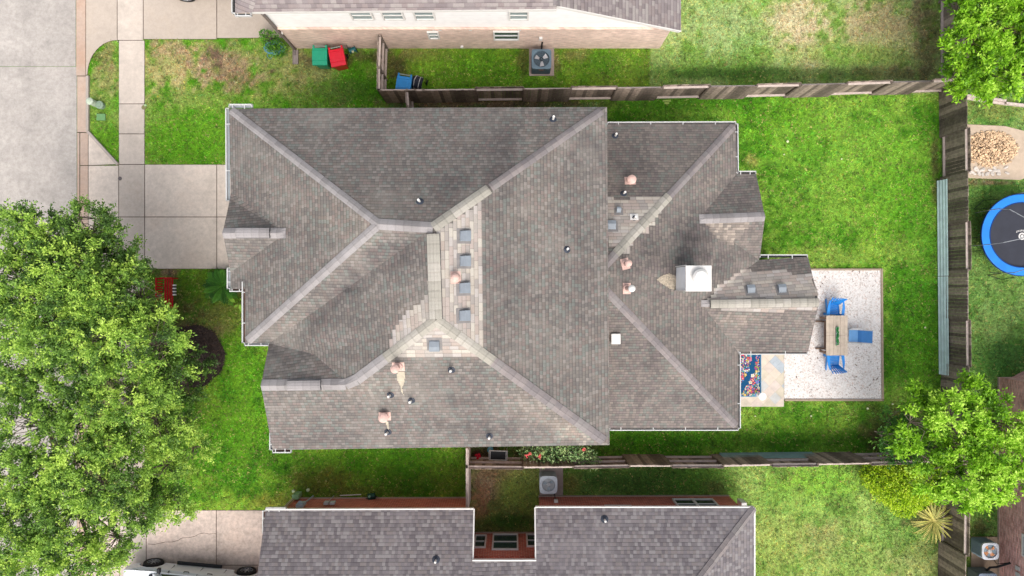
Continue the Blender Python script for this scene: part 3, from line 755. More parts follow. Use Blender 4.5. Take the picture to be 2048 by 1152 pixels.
f_g1n = rf.add([w(462, 385, 5.42), w(460, 398, 5.44), G1p, G1r])
f_g1s = rf.add([G1p, w(461, 545, 5.42), G1r])
f_g2n = rf.add([w(538, 687, 5.6), P2, V2, vm, vb])
rf.vs[f_east] = .9
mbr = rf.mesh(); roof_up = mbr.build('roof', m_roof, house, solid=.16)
# lower single-storey roof
rl = Roof(); ZL = 2.7
kk = 141 * S
def wl(x, y, z): return w(x, y, z)
NW = Vector((kk, w(0, 247, ZL).y, ZL)); SW = Vector((kk, w(0, 857, ZL).y, ZL))
NE = w(1472, 247, ZL); N2 = w(1474, 347, ZL); SE = w(1477, 857, ZL); S2 = w(1477, 705, ZL)
HN = w(1218, 522, 5.3); HS = w(1218, 587, 5.3)
HN2 = HN + (HN - NE) * ((HN.x - kk) / (NE.x - HN.x)); HS2 = HS + (HS - SE) * ((HS.x - kk) / (SE.x - HS.x))
G3r = w(1398, 438, 3.56); G3p = w(1530, 433, 3.6); G4r = w(1402, 607, 3.5); G4p = w(1638, 605, 3.62); VV = w(1518, 520, 2.62)
l_n = rl.add([NW, NE, HN2, Vector((kk, HN2.y, HN2.z))])
l_s = rl.add([SW, SE, HS2, Vector((kk, HS2.y, HS2.z))])
l_e = rl.add([NE, N2, G3r, VV, G4r, S2, SE, HS2, HN2])
l_g3n = rl.add([N2, w(1512, 347, ZL), G3p, G3r])
l_g3s = rl.add([G3p, w(1520, 514, ZL), VV, G3r])
l_g4n = rl.add([VV, w(1616, 513, ZL), G4p, G4r])
l_g4s = rl.add([G4p, w(1616, 705, ZL), S2, G4r])
rl.vs[l_e] = .84
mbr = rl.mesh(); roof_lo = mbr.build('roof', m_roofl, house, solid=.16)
m_wallb = brick('tan_house_brick', C(190, 150, 130), C(170, 132, 116), C(200, 188, 176))
walls(house, [(-438, 278), (139, 278), (139, -243), (-372, -243), (-372, -76), (-410, -76), (-410, 14), (-438, 14)], 0, 5.3, m_wallb)
walls(house, [(139, 281), (392, 281), (392, 192), (426, 192), (426, 44), (520, 44), (520, -102), (392, -102), (392, -238), (139, -238)], 0, 2.62, m_wallb)
# gable end fills
for a, b, c in ((w(462, 400, 5.4), w(461, 545, 5.4), w(446, 466, 6.2)), (w(541, 690, 5.45), w(547, 895, 5.3), w(524, 771, 6.42)), (w(1511, 350, 2.6), w(1518, 510, 2.6), w(1527, 433, 3.5)), (w(1613, 516, 2.6), w(1613, 702, 2.6), w(1634, 605, 3.5))):
    i = Vector((.45 if a.x < 0 else -.45, 0, 0)); mb = MB(); mb.face([a + i, b + i, c + i]); mb.build('gable_wall', m_siding, house, solid=.02)
# caps
cap(rf, [A + (R1 - A) * .015, R1], m_capw, roof_up, .135)
cap(rf, [B + (R2 - B) * .035, R2 + (B - R2) * .31], m_cap, roof_up, .14)
cap(rf, [R2 + (B - R2) * .3, R2], m_capn, roof_up, .17, .03)
cap(rf, [Cc + (R3 - Cc) * .035, R3 + (Cc - R3) * .3], m_cap, roof_up, .17)
cap(rf, [R3 + (Cc - R3) * .31, R3], m_capn, roof_up, .17, .03)
cap(rf, [R1, R2], m_capw, roof_up, .17)
cap(rf, [E + (R1 - E) * .02, R1], m_capw, roof_up, .145)
cap(rf, [V2 + (R3 - V2) * .42, R3], m_capn, roof_up, .17, .03)
cap(rf, [P2, V2 - Vector((.15, 0, 0)), V2 + (R3 - V2) * .08, V2 + (R3 - V2) * .43], m_capw, roof_up, .18)
cap(rf, [G1p, G1r], m_capw, roof_up, .17)
ridge_vent(rf, R2 + (R3 - R2) * .07, R2 + (R3 - R2) * .985, roof_up, m_capn, .2)
ridge_vent(rf, w(473, 466, 6.31), w(540, 466, 6.32), roof_up, m_capw, .16)
ridge_vent(rf, w(575, 771, 6.56), w(642, 770, 6.58), roof_up, m_capw, .16)
cap(rl, [HN2, HN + (NE - HN) * .02, HN + (NE - HN) * .06], m_cap, roof_lo, .15)
cap(rl, [HN + (NE - HN) * .05, HN + (NE - HN) * .45], m_capn, roof_lo, .16, .03)
cap(rl, [HN + (NE - HN) * .44, NE + (HN - NE) * .02], m_cap, roof_lo, .14)
cap(rl, [HS2, SE + (HS2 - SE) * .02], m_cap, roof_lo, .14)
cap(rl, [G3r, G3p], m_capw, roof_lo, .17)
cap(rl, [G4r, w(1425, 607, 3.52)], m_capw, roof_lo, .12, .012)
ridge_vent(rl, w(1420, 608, 3.52), w(1636, 605, 3.61), roof_lo, m_capn, .155)
# patches
def stair(pts): return pts
patch(rf, f_east, [(873, 462), (960, 404), (962, 404), (962, 645), (970, 645), (970, 702), (875, 642)], m_patch, roof_up)
patch(rf, f_bot, [(874, 644), (966, 710), (930, 712), (930, 714), (800, 712), (792, 712)], m_patch, roof_up)
patch(rf, f_w2, [(868, 460), (869, 642), (785, 704), (782, 704), (782, 655), (795, 655), (795, 641), (806, 641), (806, 630), (815, 630), (815, 620), (830, 620), (830, 607), (843, 607), (843, 597), (850, 597), (850, 587), (858, 587), (858, 470)], m_patch, roof_up)
patch(rl, l_n, [(1214, 391), (1227, 391), (1227, 397), (1330, 396), (1238, 492), (1214, 492)], m_patch, roof_lo)
patch(rl, l_e, [(1330, 402), (1322, 420), (1307, 440), (1307, 450), (1296, 450), (1296, 465), (1280, 465), (1280, 460), (1268, 478), (1268, 490), (1262, 490), (1255, 505), (1235, 505)], m_patch, roof_lo)
patch(rl, l_g4n, [(1404, 604), (1432, 588), (1428, 583), (1428, 572), (1440, 572), (1440, 566), (1448, 566), (1448, 560), (1456, 560), (1456, 554), (1467, 554), (1467, 548), (1477, 548), (1477, 542), (1488, 542), (1488, 541), (1583, 541), (1583, 547), (1623, 547), (1636, 603)], m_patch, roof_lo)
patch(rl, l_g4s, [(1440, 613), (1636, 612), (1635, 622), (1440, 623)], m_patch, roof_lo)
# sealant smear stains below flues
m_seal = M('old_sealant', C(196, 186, 166), .9, .15)
patch(rf, f_bot, [(795, 742), (809, 742), (811, 752), (808, 768), (804, 775), (808, 790), (803, 782), (800, 768), (794, 758)], m_seal, roof_up, .02, .03, .03)
patch(rf, f_bot, [(770, 842), (776, 842), (779, 858), (776, 858)], m_seal, roof_up, .02, .03, .03)
patch(rl, l_e, [(1311, 559), (1322, 551), (1335, 547), (1349, 552), (1350, 580), (1338, 577), (1322, 568)], M('flashing_mastic', C(176, 164, 146), .9, .35, 16), roof_lo, .02, .03, .03)
patch(rl, l_g3s, [(1404, 442), (1500, 442), (1490, 462), (1470, 478), (1462, 492), (1440, 480), (1420, 462)], shingle('blotched_tan_shingle', [C(160, 148, 138), C(140, 130, 122), C(172, 160, 148), C(132, 124, 118)], .112, .16, (.8, .8, .8, 1), C(180, 168, 156), .4), roof_lo, .012)
# gutters
for a, b, o, dd in ((w(458, 215, 5.38), w(505, 215, 5.38), (0, 1, 0), 0), (w(458, 216, 5.38), w(459, 402, 5.38), (-1, 0, 0), 0), (w(461, 535, 5.38), w(461, 578, 5.38), (-1, 0, 0), 0),
                    (w(460, 577, 5.38), w(489, 577, 5.42), (0, -1, 0), 1), (w(491, 563, 5.56), w(491, 686, 5.56), (-1, 0, 0), 1), (w(489, 685, 5.56), w(539, 685, 5.56), (0, -1, 0), 0),
                    (w(546, 864, 5.38), w(546, 900, 5.38), (-1, 0, 0), 0), (w(545, 899, 5.38), w(583, 899, 5.38), (0, -1, 0), 1)):
    gutter(roof_up, a, b, o, dd)
for a, b, o, dd in ((w(1214, 250, 2.68), w(1472, 249, 2.68), (0, 1, 0), 0), (w(1470, 247, 2.68), w(1471, 346, 2.68), (1, 0, 0), 0), (w(1474, 348, 2.68), w(1512, 348, 2.68), (0, 1, 0), 0),
                    (w(1519, 515, 2.68), w(1615, 515, 2.68), (0, 1, 0), 0), (w(1477, 703, 2.68), w(1615, 703, 2.68), (0, -1, 0), 0), (w(1475, 703, 2.68), w(1475, 857, 2.68), (1, 0, 0), 0),
                    (w(1219, 855, 2.68), w(1477, 855, 2.68), (0, -1, 0), 0)):
    gutter(roof_lo, a, b, o, dd)
# vents
for p in ((929, 472), (929, 522), (928, 576), (928, 631), (869, 689)): box_vent(rf, house, *p)
for p in ((1501, 580), (1563, 579), (1223, 452)): box_vent(rl, house, *p, size=.3)
box_vent(rl, house, 1237, 422, size=.17)
for p in ((840, 403), (1106, 239), (1134, 499), (903, 740), (781, 790), (823, 801), (776, 864), (979, 872)): pipe_vent(rf, house, *p)
for p in ((1230, 272), (1247, 387), (1268, 436)): pipe_vent(rl, house, *p, h=.4)
flue(rf, house, 911, 555, .28, .13); flue(rf, house, 797, 733, .7, .14); flue(rf, house, 770, 832, .3, .17)
flue(rl, house, 1260, 362, .35, .17); flue(rl, house, 1250, 528, .75, .12); flue(rl, house, 1253, 577, 1.1, .12, m_offwhite)
mb = MB(); p, n = rl.hit(1230, 677); mb.box(p + Vector((0, 0, .12)), (.34, .38, .22), 0); mb.build('square_vent', m_offwhite, house, bevel=.02)
mb = MB(); p, n = rl.hit(1268, 434); mb.box(p + Vector((0, 0, .03)), (.3, .25, .02), 0, ry=0, rx=-.45); mb.build('flashing_plate', m_offwhite, house)
# chimney
mb = MB(); mb.prism([u(283, 35), u(322, 35), u(322, -4), u(283, -4)], 2.9, 5.62)
ch = mb.build('chimney', m_chimney, house)
mb = MB(); mb.prism([u(281.5, 36.5), u(323.5, 36.5), u(323.5, -5.5), u(281.5, -5.5)], 5.62, 5.7)
c = w(1404, 553, 5.7); mb.lathe(c, [(.2, 0), (.2, .12)], 24)
cp_ = mb.build('chimney_cap', m_offwhite, ch, bevel=.01)
mb = MB(); mb.lathe(w(1401, 554, 5.85), [(.26, 0), (.27, .04), (.2, .1), (.02, .13)], 28); mb.build('chimney_rain_cap', m_offwhite, ch)
mb = MB()
for y in (36, -5): mb.prism([u(281, y), u(284, y), u(284, y + 1.5), u(281, y + 1.5)], 3.9, 5.6)
mb.build('corner_trim', m_offwhite, ch)
# downspout
# ---- north neighbour
hn = thing('two_storey_house', 'house along the top edge with white siding above pale pink brick wall', 'house')
rn = Roof(); ZN = 5.2
def yy(z, px): return w(0, px, z).y
n_w = rn.add([w(504, 24, ZN), w(1113, 18, ZN), w(1113, -140, 6.9), w(560, -140, 6.9)])
n_w2 = rn.add([w(470, 26, ZN), w(504, 25, ZN), w(560, -140, 6.9), w(470, -140, 6.4)])
x1 = w(1113, 10, ZN).x
n_e = rn.add([w(1113, 11, 5.2), w(1362, 61, 2.75), Vector((w(1362, 61, 2.75).x, 16.5, 2.75)), Vector((x1, 16.5, 5.2))])
yN = w(1113, -140, 6.9).y; xa = w(470, -140, 6.4).x; xb = w(560, -140, 6.9).x; xc = w(1113, -140, 6.9).x
rn.add([Vector((xb, yN, 6.9)), Vector((xc, yN, 6.9)), Vector((xc, 16.7, 5.2)), Vector((xb, 16.7, 5.2))])
rn.add([Vector((xa, yN, 6.4)), Vector((xb, yN, 6.9)), Vector((xb, 16.7, 5.2)), Vector((xa, 16.7, 5.0))])
mbr = rn.mesh(); roof_n = mbr.build('roof', m_roof_n, hn, solid=.14)
n_cap = cap(rn, [w(1113, 12, 5.24), Vector((x1, 14, 5.3))], m_cap, roof_n, .12)
mb = MB()
for a, b in ((w(500, 25, 5.1), w(1113, 19.5, 5.1)), (w(1113, 13, 5.1), w(1360, 63, 2.66)), ): mb.beam(a, b, .05, .16)
mb.build('fascia', m_offwhite, roof_n)
gutter(roof_n, w(470, 26, 5.15), w(503, 26, 5.15), (0, -1, 0)); gutter(roof_n, w(470, -60, 5.15), w(470, 27, 5.15), (-1, 0, 0))
WY = 479
wx0 = -436
mb = MB(); mb.prism([u(wx0, WY), u(295, WY), u(295, 760), u(wx0, 760)], 0, 2.42); mb.build('brick_wall', m_brick_n, hn)
mb = MB(); mb.prism([u(wx0 + 1, WY + 1), u(82, WY + 1), u(82, 760), u(wx0 + 1, 760)], 2.42, 5.14); 
sl = [Vector((82 * S, WY * S + .02, 2.42)), Vector((300 * S, WY * S + .02, 2.42)), Vector((300 * S, WY * S + .02, 2.75)), Vector((82 * S, WY * S + .02, 5.1))]
mb.mesh(sl + [p + Vector((0, 4, 0)) for p in sl], [(0, 1, 2, 3), (7, 6, 5, 4), (1, 5, 6, 2), (3, 2, 6, 7), (0, 3, 7, 4)])
mb.build('siding_wall', m_siding, hn)
mb = MB(); mb.beam(u(wx0, WY - 2, 2.43), u(296, WY - 2, 2.43), .09, .05); mb.build('brick_ledge', m_brick_n, hn)
for x0, x1_, za, zb, gl in ((702, 744, 3.32, 4.1, m_glass2), (765, 806, 3.32, 4.1, m_glass2), (829, 868, 3.32, 4.1, m_glass2), (1019, 1056, 3.32, 4.1, m_glass2), (988, 1037, 1.15, 2.05, m_glass), (857, 877, 1.3, 2.0, m_glass2)):
    zc = (za + zb) / 2; a = (x0 + x1_) / 2; cx = (a - 1024) * kz(zc) * S; window(hn, Vector((cx, WY * S, zc)), (x1_ - x0) * kz(zc) * S, zb - za, (1, 0, 0), (0, -1, 0), gl)
# downspout and corner
mb = MB(); dx = wx0 * S - .02
mb.box(((wx0 + 3) * S, WY * S - .06, 2.55), (.09, .09, 5.0)); mb.beam(((wx0 + 3) * S, WY * S - .06, .1), ((wx0 + 3) * S, WY * S - .3, .06), .09, .09)
mb.build('downspout', M('taupe_downspout', C(128, 116, 112), .5), hn)
mb = MB(); p = w(1083, 76, 1.0); mb.box(((1083 - 1024) * S * .93, WY * S - .06, 1.35), (.14, .1, .2)); mb.build('disconnect_box', m_offwhite, hn, bevel=.01)
for px_, z in ((880, 2.3), (868, 2.3), (941, 2.3), (1039, 2.3), (924, .3), (563, 1.9)):
    mb = MB(); mb.box(((px_ - 1024) * S * kz(z), WY * S - .04, z + .02), (.12, .08, .1)); mb.build('wall_vent', m_offwhite, hn)
# ---- south neighbour
hsn = thing('red_brick_house', 'single storey house along the bottom edge with violet grey shingles over red brick', 'house')
rs = Roof(); q = .4
def yS(px_, z): return w(0, px_, z).y
yL = yS(1021, 2.7); xl = w(531, 1021, 2.7).x; xr = w(947, 1019, 2.7).x; dep = 9.0
yR = yS(1016, 2.7); xr0 = w(1071, 1016, 2.7).x; xr1 = w(1508, 1014, 2.7).x; yM = yS(1107, 2.7)
def up_(x, y, y0): return Vector((x, y, 2.7 + (y0 - y) * q))
yB = yL - 5.2
rs.add([Vector((xl, yL, 2.7)), Vector((xr, yL + .03, 2.7)), up_(xr, yB, yL), up_(xl, yB, yL)])
rs.add([Vector((xr, yM, 2.7 + (yL - yM) * q)), Vector((xr0, yM, 2.7 + (yR - yM) * q)), up_(xr0, yB, yR), up_(xr, yB, yL)])
hipx = xr1 - (yR - yB)
rs.add([Vector((xr0, yR, 2.7)), Vector((xr1, yR, 2.7)), up_(hipx, yB, yR), up_(xr0, yB, yR)])
rs.add([Vector((xr1, yR, 2.7)), Vector((xr1, yR - 10.4, 2.7)), Vector((hipx, yB, 2.7 + (yR - yB) * q))])
zl = 2.7 + (yL - yB) * q; zr = 2.7 + (yR - yB) * q; yb2 = yR - 10.4
rs.add([Vector((xl, yB, zl)), Vector((xr, yB, zl)), Vector((xr, yb2, 2.7)), Vector((xl, yb2, 2.7))])
rs.add([Vector((xr, yB, zl)), Vector((hipx, yB, zr)), Vector((xr1, yb2, 2.7)), Vector((xr, yb2, 2.7))])
mb = MB(); mb.face([Vector((xl + .4, yL - .3, 2.6)), Vector((xl + .4, yB, zl - .12)), Vector((xl + .4, yb2 + .3, 2.6))]); mb.build('gable_wall', m_brick_s, hsn, solid=.05)
mbr = rs.mesh(); roof_s = mbr.build('roof', m_roof_s, hsn, solid=.14)
cap(rs, [Vector((xr1, yR, 2.72)), up_(hipx, yB, yR)], m_cap, roof_s, .14)
mb = MB()
mb.beam((xl, yL + .03, 2.64), (xr, yL + .06, 2.64), .05, .14); mb.beam((xr + .02, yL + .05, 2.64), (xr + .02, yM, 2.7 + (yL - yM) * q - .05), .05, .14); mb.beam((xr, yM + .03, 3.42), (xr0, yM + .03, 3.42), .05, .14)
mb.beam((xr0, yR + .03, 2.64), (xr1, yR + .03, 2.64), .05, .14); mb.beam((xr0 - .02, yR, 2.64), (xr0 - .02, yM, 2.7 + (yR - yM) * q - .05), .05, .14)
mb.beam((xr1 + .03, yR, 2.64), (xr1 + .03, yR - 8, 2.64), .05, .14)
mb.build('fascia', m_offwhite, roof_s)
gutter(roof_s, Vector((xl, yL, 2.68)), Vector((xl + .8, yL, 2.68)), (0, 1, 0)); gutter(roof_s, Vector((xl, yL - .9, 2.7)), Vector((xl, yL, 2.68)), (-1, 0, 0), True)
mb = MB(); mb.prism([u(-431, -420), u(-88, -419), u(-88, -489), u(54, -489), u(54, -416), u(433, -415), u(433, -860), u(-431, -860)], 0, 2.66); mb.build('wall', m_brick_s, hsn)
mb = MB(); mb.prism([u(-88, -490.5), u(54, -490.5), u(54, -500), u(-88, -500)], 2.6, 3.38); mb.build('wall', m_brick_s, hsn)
m_sill = M('concrete_footing', C(190, 172, 158), .9)
mb = MB(); mb.prism([u(-431, -418.5), u(-88, -417.5), u(-88, -421), u(-431, -422)], 0, .12); mb.prism([u(53, -414.5), u(433, -413.5), u(433, -417), u(53, -418)], 0, .12); mb.prism([u(-88, -487.5), u(54, -487.5), u(54, -490), u(-88, -490)], 0, .12); mb.build('footing', m_sill, hsn)
m_glassd = M('dark_window_glass', C(44, 56, 60), .1, .1, spec=.7)
for x0, x1_, y0_, y1_ in ((950, 971, 1072, 1096), (986, 1035, 1070, 1100), (1054, 1100, 1070, 1094)):
    za = (1 - 489 / (y0_ - 576)) * 30; zb = (1 - 489 / (y1_ - 576)) * 30; zc = (za + zb) / 2
    window(hsn, Vector((((x0 + x1_) / 2 - 1024) * kz(zc) * S, -489 * S, zc)), (x1_ - x0) * kz(zc) * S, zb - za, (1, 0, 0), (0, 1, 0), m_glass, .06)
window(hsn, Vector(((1392 - 1024) * .96 * S, -415 * S, 1.25)), 80 * .96 * S, 1.25, (1, 0, 0), (0, 1, 0), m_glassd, .06, 1, 1)
window(hsn, Vector(((1238 - 1024) * .94 * S, -415.3 * S, 1.9)), 52 * .94 * S, .8, (1, 0, 0), (0, 1, 0), m_glass, .06)
for p in ((872, 1119), (1209, 1038)): pipe_vent(rs, hsn, *p, h=.3, flash=.18)
mb = MB(); mb.box(u(-431, -418, 1.35) + Vector((-.0, .05, 0)), (.08, .08, 2.6)); mb.build('downspout', M('tan_downspout', C(196, 180, 166), .5), hsn)
mb = MB(); wy = -417 * S
mb.box(((602 - 1024) * S * .955, wy + .08, 1.35), (.3, .14, .45)); mb.lathe(((602 - 1024) * S * .955, wy + .18, 1.45), [(.09, 0), (.09, .06)], 16); mb.tube([((607 - 1024) * S * .96, wy + .06, 1.2), ((628 - 1024) * S * 1.0, wy + .06, .1)], .03, 8)
mb.build('electric_meter', M('meter_grey', C(176, 190, 202), .5), hsn, bevel=.01)
mb = MB()
for px_ in (654, 666): mb.box(((px_ - 1024) * S * .965, wy + .07, 1.1), (.2, .1, .26))
mb.tube([((656 - 1024) * S * .97, wy + .04, 1.0), ((668 - 1024) * S, wy + .04, .0)], .015, 6)
mb.build('cable_box', M('cable_box_grey', C(196, 204, 210), .5), hsn, bevel=.01)
mb = MB(); mb.box(((1112 - 1024) * S * .97, -413 * S, .9), (.16, .1, .2)); mb.build('disconnect_box', m_offwhite, hsn)
mb = MB(); mb.box(u(446, -424, .9), (.22, .5, .6)); mb.build('utility_cabinet', m_offwhite, hsn, bevel=.02)
# ---- east neighbour
he = thing('brick_house', 'brick house at the right edge with only its purplish brick wall in view', 'house')
mb = MB(); mb.prism([u(972, -178), u(1150, -178), u(1150, -900), u(972, -900)], 0, 2.66); mb.build('wall', m_brick_e, he)
mb = MB(); mb.prism([u(1000, -178), u(1022, -166), u(1150, -166), u(1150, -178)], 0, 2.66); mb.build('bay_wall', m_brick_e, he)
re_ = Roof(); xe = 972 * S - .32
xe0 = w(2070, 0, 2.7).x
re_.add([Vector((xe0, -3.4, 2.7)), Vector((xe0, -19, 2.7)), Vector((xe0 + 4, -19, 4.6)), Vector((xe0 + 4, -3.4, 4.6))])
re_.mesh().build('roof', m_roof_n, he, solid=.14)
mb = MB(); mb.prism([u(970.5, -178), u(972.5, -178), u(972.5, -900), u(970.5, -900)], 0, .1); mb.build('footing', m_sill, he)
mb = MB()
for y_ in (-538, -550): mb.box(u(972, y_, 1.2), (.1, .16, .22))
mb.build('disconnect_box', m_white, he)
window(he, Vector((972 * S, -488 * S, 1.95)), .86, .9, (0, 1, 0), (-1, 0, 0), m_glass2)

# ------------------------------------------------------------------ fences
def fence(label, pts, sides, height=1.83, mat=m_wood, rails=(.22, 1.68), group=None, rail_mat=None, seed=1):
    """pts: section end points (ground px); sides: +1/-1 face of pickets (left/right of travel)"""
    rr = random.Random(seed); t = thing('wooden_fence', label, 'fence', w(*pts[0]), 0, group); o = w(*pts[0])
    for i in range(len(pts) - 1):
        a = w(*pts[i]) - o; b = w(*pts[i + 1]) - o; d = b - a; L = d.length; d.normalize(); s = Vector((-d.y, d.x, 0)) * sides[i]; ang = math.atan2(d.y, d.x)
        mb = MB(); n = max(1, round(L / .145)); sag = rr.uniform(-.03, .03)
        for j in range(n):
            c = a + d * (L * (j + .5) / n) + s * .055; h = height + sag + rr.uniform(-.015, .015)
            mb.box(c + Vector((0, 0, h / 2 + .02)), (L / n - .008, .02, h), ang, rx=rr.uniform(-.006, .006))
        mb.build('board_panel', mat, t)
        for z in rails:
            mr = MB(); mr.beam(a + Vector((0, 0, z)) - s * .0, b + Vector((0, 0, z)) - s * .0, .085, .04); mr.build('rail', rail_mat or m_rail, t)
    for p in pts:
        mb = MB(); mb.box(w(*p) - o + Vector((0, 0, (height - .06) / 2)), (.09, .09, height - .06)); mb.build('post', mat, t, bevel=.006)
    return t
# north line: left to right; south side visible. travel +x: left normal = +y (north)
k = kz(1.83)
nl = [(773, 203), (842, 203), (857, 203), (955, 202), (1046, 201), (1135, 200), (1222, 199), (1308, 198), (1397, 196), (1485, 195), (1568, 193), (1655, 191), (1740, 188), (1816, 186), (1878, 184)]
sd = [-1, -1, -1, 1, -1, 1, -1, 1, -1, 1, -1, 1, -1, 1]
sd = [-1, -1, -1, 1, -1, 1, -1, 1, -1, 1, -1, 1, -1, 1]
fence('long weathered fence between the middle house and the top neighbour, boards alternating sides', nl, sd, mat=m_woodd, seed=2)
fence('short gated fence from the corner by the blue bin up to the pink brick wall', [(773, 203), (773, 160), (775, 100)], [1, 1], mat=m_wood, rails=(.25, .95, 1.68), seed=3)
fence('stub of fence from the top fence line to the middle house roof', [(826, 203), (828, 234)], [-1], mat=m_wood, seed=4)
el = [(1880, 186), (1881, 274), (1882, 357), (1882, 450), (1883, 542), (1883, 636), (1884, 725), (1884, 818), (1882, 900)]
# travelling down (-y): left normal = +x
fence('tall dark fence along the right side of the back lawn', el, [-1, 1, -1, 1, -1, 1, -1, -1], mat=m_woodd, seed=5)
fence('fence running off the top edge beside the bright green tree', [(1878, 184), (1878, 95), (1878, 5), (1878, -85), (1878, -175)], [-1, -1, -1, -1], mat=m_wood, seed=6)
fence('fence in the lower right corner beside the striped spiky plant', [(1882, 900), (1880, 990), (1879, 1080), (1878, 1170), (1878, 1260)], [-1, 1, -1, 1], mat=m_woodd, seed=7)
# travelling +x: south fence seen from north (left normal = +y faces us)
sl_ = [(940, 913), (1045, 914), (1140, 913), (1245, 911), (1325, 911), (1422, 911), (1513, 909), (1600, 908), (1700, 906), (1790, 904), (1882, 902)]
fence('long dark fence between the middle house and the red brick neighbour', sl_, [-1, 1, -1, 1, -1, 1, -1, 1, -1, 1], mat=m_woodd, rails=(.25, .95, 1.7), seed=8)
fence('pale topped fence joining the middle house to the long lower fence', [(939, 880), (939, 913)], [1], mat=m_rail, rails=(.95, 1.68), seed=9)
fence('pale topped fence from the long lower fence to the red brick wall', [(939, 913), (939, 995)], [1], mat=m_rail, rails=(.95, 1.68), seed=10)
# sheets leaning on fences
def corrugated(name, label, a, b, wd, up, h0, mat, cat='sheet'):
    """long ribbed sheet from a to b (ground), leaning towards up vector"""
    mb = MB(); a = Vector(a); b = Vector(b); n = 28; P = []
    up = Vector(up)
    for i in range(n + 1):
        f = i / n; off = Vector((up.x * wd * f, up.y * wd * f, h0 * f + .03)) + Vector((up.y, up.x, 0)) * 0 - Vector((up.x, up.y, 0)) * .03 * math.sin(f * PI * 7)
        P += [a + off, b + off]
    mb.mesh(P, [(2 * i, 2 * i + 1, 2 * i + 3, 2 * i + 2) for i in range(n)])
    return tag(mb.build(name, mat, solid=.004), label, cat)
m_sheet = M('teal_translucent_sheet', C(206, 232, 228), .35, .14, 3, spec=.5)
m_sheet2 = M('dark_teal_sheet', C(120, 150, 146), .45, .15, 3)
corrugated('corrugated_sheet', 'upper long teal corrugated sheet leaning on the right hand fence', w(1873, 362), w(1875, 552), .1, (1, 0, 0), .56, m_sheet)
corrugated('corrugated_sheet', 'lower long teal corrugated sheet leaning on the right hand fence', w(1875, 553), w(1877, 748), .1, (1, 0, 0), .54, m_sheet)
corrugated('corrugated_sheet', 'dark teal sheet lying against the lower long fence', w(1437, 906), w(1622, 904), .06, (0, -1, 0), .75, m_sheet2)
# east garden edging
mb = MB(); mb.beam(w(1920, 190, .1), w(2010, 202, .1), .1, .2); mb.beam(w(1922, 195, .05), w(2010, 208, .05), .1, .1); mb.beam(w(2010, 207, .1), w(2120, 219, .1), .1, .2)
tag(mb.build('timber_edging', m_rail, bevel=.01), 'low pale timber edging under the bright green tree at the right', 'edging')

# ------------------------------------------------------------------ yard objects
def wheelie_bin(px, py, rot, col, label, deg=0):
    c = w(px, py, 1.02); t = thing('wheeled_bin', label, 'bin', (c.x, c.y, 0), R(rot)); m = M('bin_plastic', col, .38, .08, 5, spec=.5)
    mb = MB()
    P = []
    for z, hx, hy0, hy1 in ((.06, .22, -.24, .24), (.9, .285, -.33, .33)):
        P += [(-hx, hy0, z), (hx, hy0, z), (hx, hy1, z), (-hx, hy1, z)]
    mb.mesh(P, [(3, 2, 1, 0), (4, 5, 6, 7), (0, 1, 5, 4), (1, 2, 6, 5), (2, 3, 7, 6), (3, 0, 4, 7)])
    mb.box((0, 0, .9), (.62, .72, .05)); mb.build('body', m, t, bevel=.03)
    mb = MB()
    # lid : domed panel with raised lip and hinge lugs
    sec = [(-.37, .93), (-.36, .985), (-.2, 1.0), (-.19, 1.02), (.22, 1.03), (.25, 1.01), (.33, 1.0), (.36, .96)]
    for i in range(len(sec) - 1):
        (y0, z0), (y1, z1) = sec[i], sec[i + 1]; mb.mesh([(-.31, y0, z0), (.31, y0, z0), (.31, y1, z1), (-.31, y1, z1)], [(0, 1, 2, 3)])
    for s in (-1, 1):
        mb.mesh([(s * .31, y, z) for y, z in sec] + [(s * .31, .36, .92), (s * .31, -.37, .92)], [tuple(range(10)) if s > 0 else tuple(reversed(range(10)))])
        mb.box((s * .26, .4, .97), (.07, .12, .06))
    mb.box((0, .02, 1.035), (.42, .3, .012)); mb.build('lid', m, t, bevel=.012)
    mb = MB(); mb.tube([(-.27, .43, .95), (.27, .43, .95)], .02, 8); mb.build('handle', M('bin_handle', C(150, 160, 150), .5), t)
    for s in (-1, 1):
        mb = MB(); mb.tube([(s * .24, .27, .1), (s * .3, .27, .1)], .1, 16); mb.build('wheel', m_black, t)
    return t
wheelie_bin(639, 112, 0, C(26, 168, 128), 'green wheeled bin standing by the pink brick wall')
wheelie_bin(674, 114, 11, C(228, 18, 50), 'bright red wheeled bin next to the green one')
wheelie_bin(807, 169, -8, C(24, 134, 204), 'blue wheeled bin behind the fence corner')
# dark folded bag beside blue bin
c = w(836, 166, .5); t = thing('folded_stroller', 'black folded stroller with pale straps leaning beside the blue bin', 'stroller', (c.x, c.y, 0), R(-20))
mb = MB()
sec = [(-.28, .25), (-.22, .62), (.0, .8), (.2, .72), (.3, .35)]
P = []
for i, (y, z) in enumerate(sec):
    hw = (.16, .22, .24, .22, .15)[i]; P += [(-hw, y, z), (-hw * .5, y, z + .05), (hw * .5, y, z + .05), (hw, y, z)]
F = [(4 * i + j, 4 * i + j + 1, 4 * i + 5 + j, 4 * i + 4 + j) for i in range(4) for j in range(3)]
mb.mesh(P, F); mb.build('canopy', M('navy_black_fabric', C(46, 48, 60), .85), t, solid=.03, smooth=True)
mb = MB()
for s in (-1, 1):
    mb.tube([(s * .09, -.28, .33), (s * .1, -.2, .7), (s * .11, .0, .88), (s * .09, .2, .8), (s * .05, .3, .42)], .014, 6)
mb.build('strap', m_white, t)
mb = MB(); mb.tube([(-.2, -.3, .05), (-.15, 0, .5), (-.1, .28, .6)], .012, 6); mb.tube([(.2, -.3, .05), (.15, 0, .5), (.1, .28, .6)], .012, 6); mb.build('frame', m_galv, t)
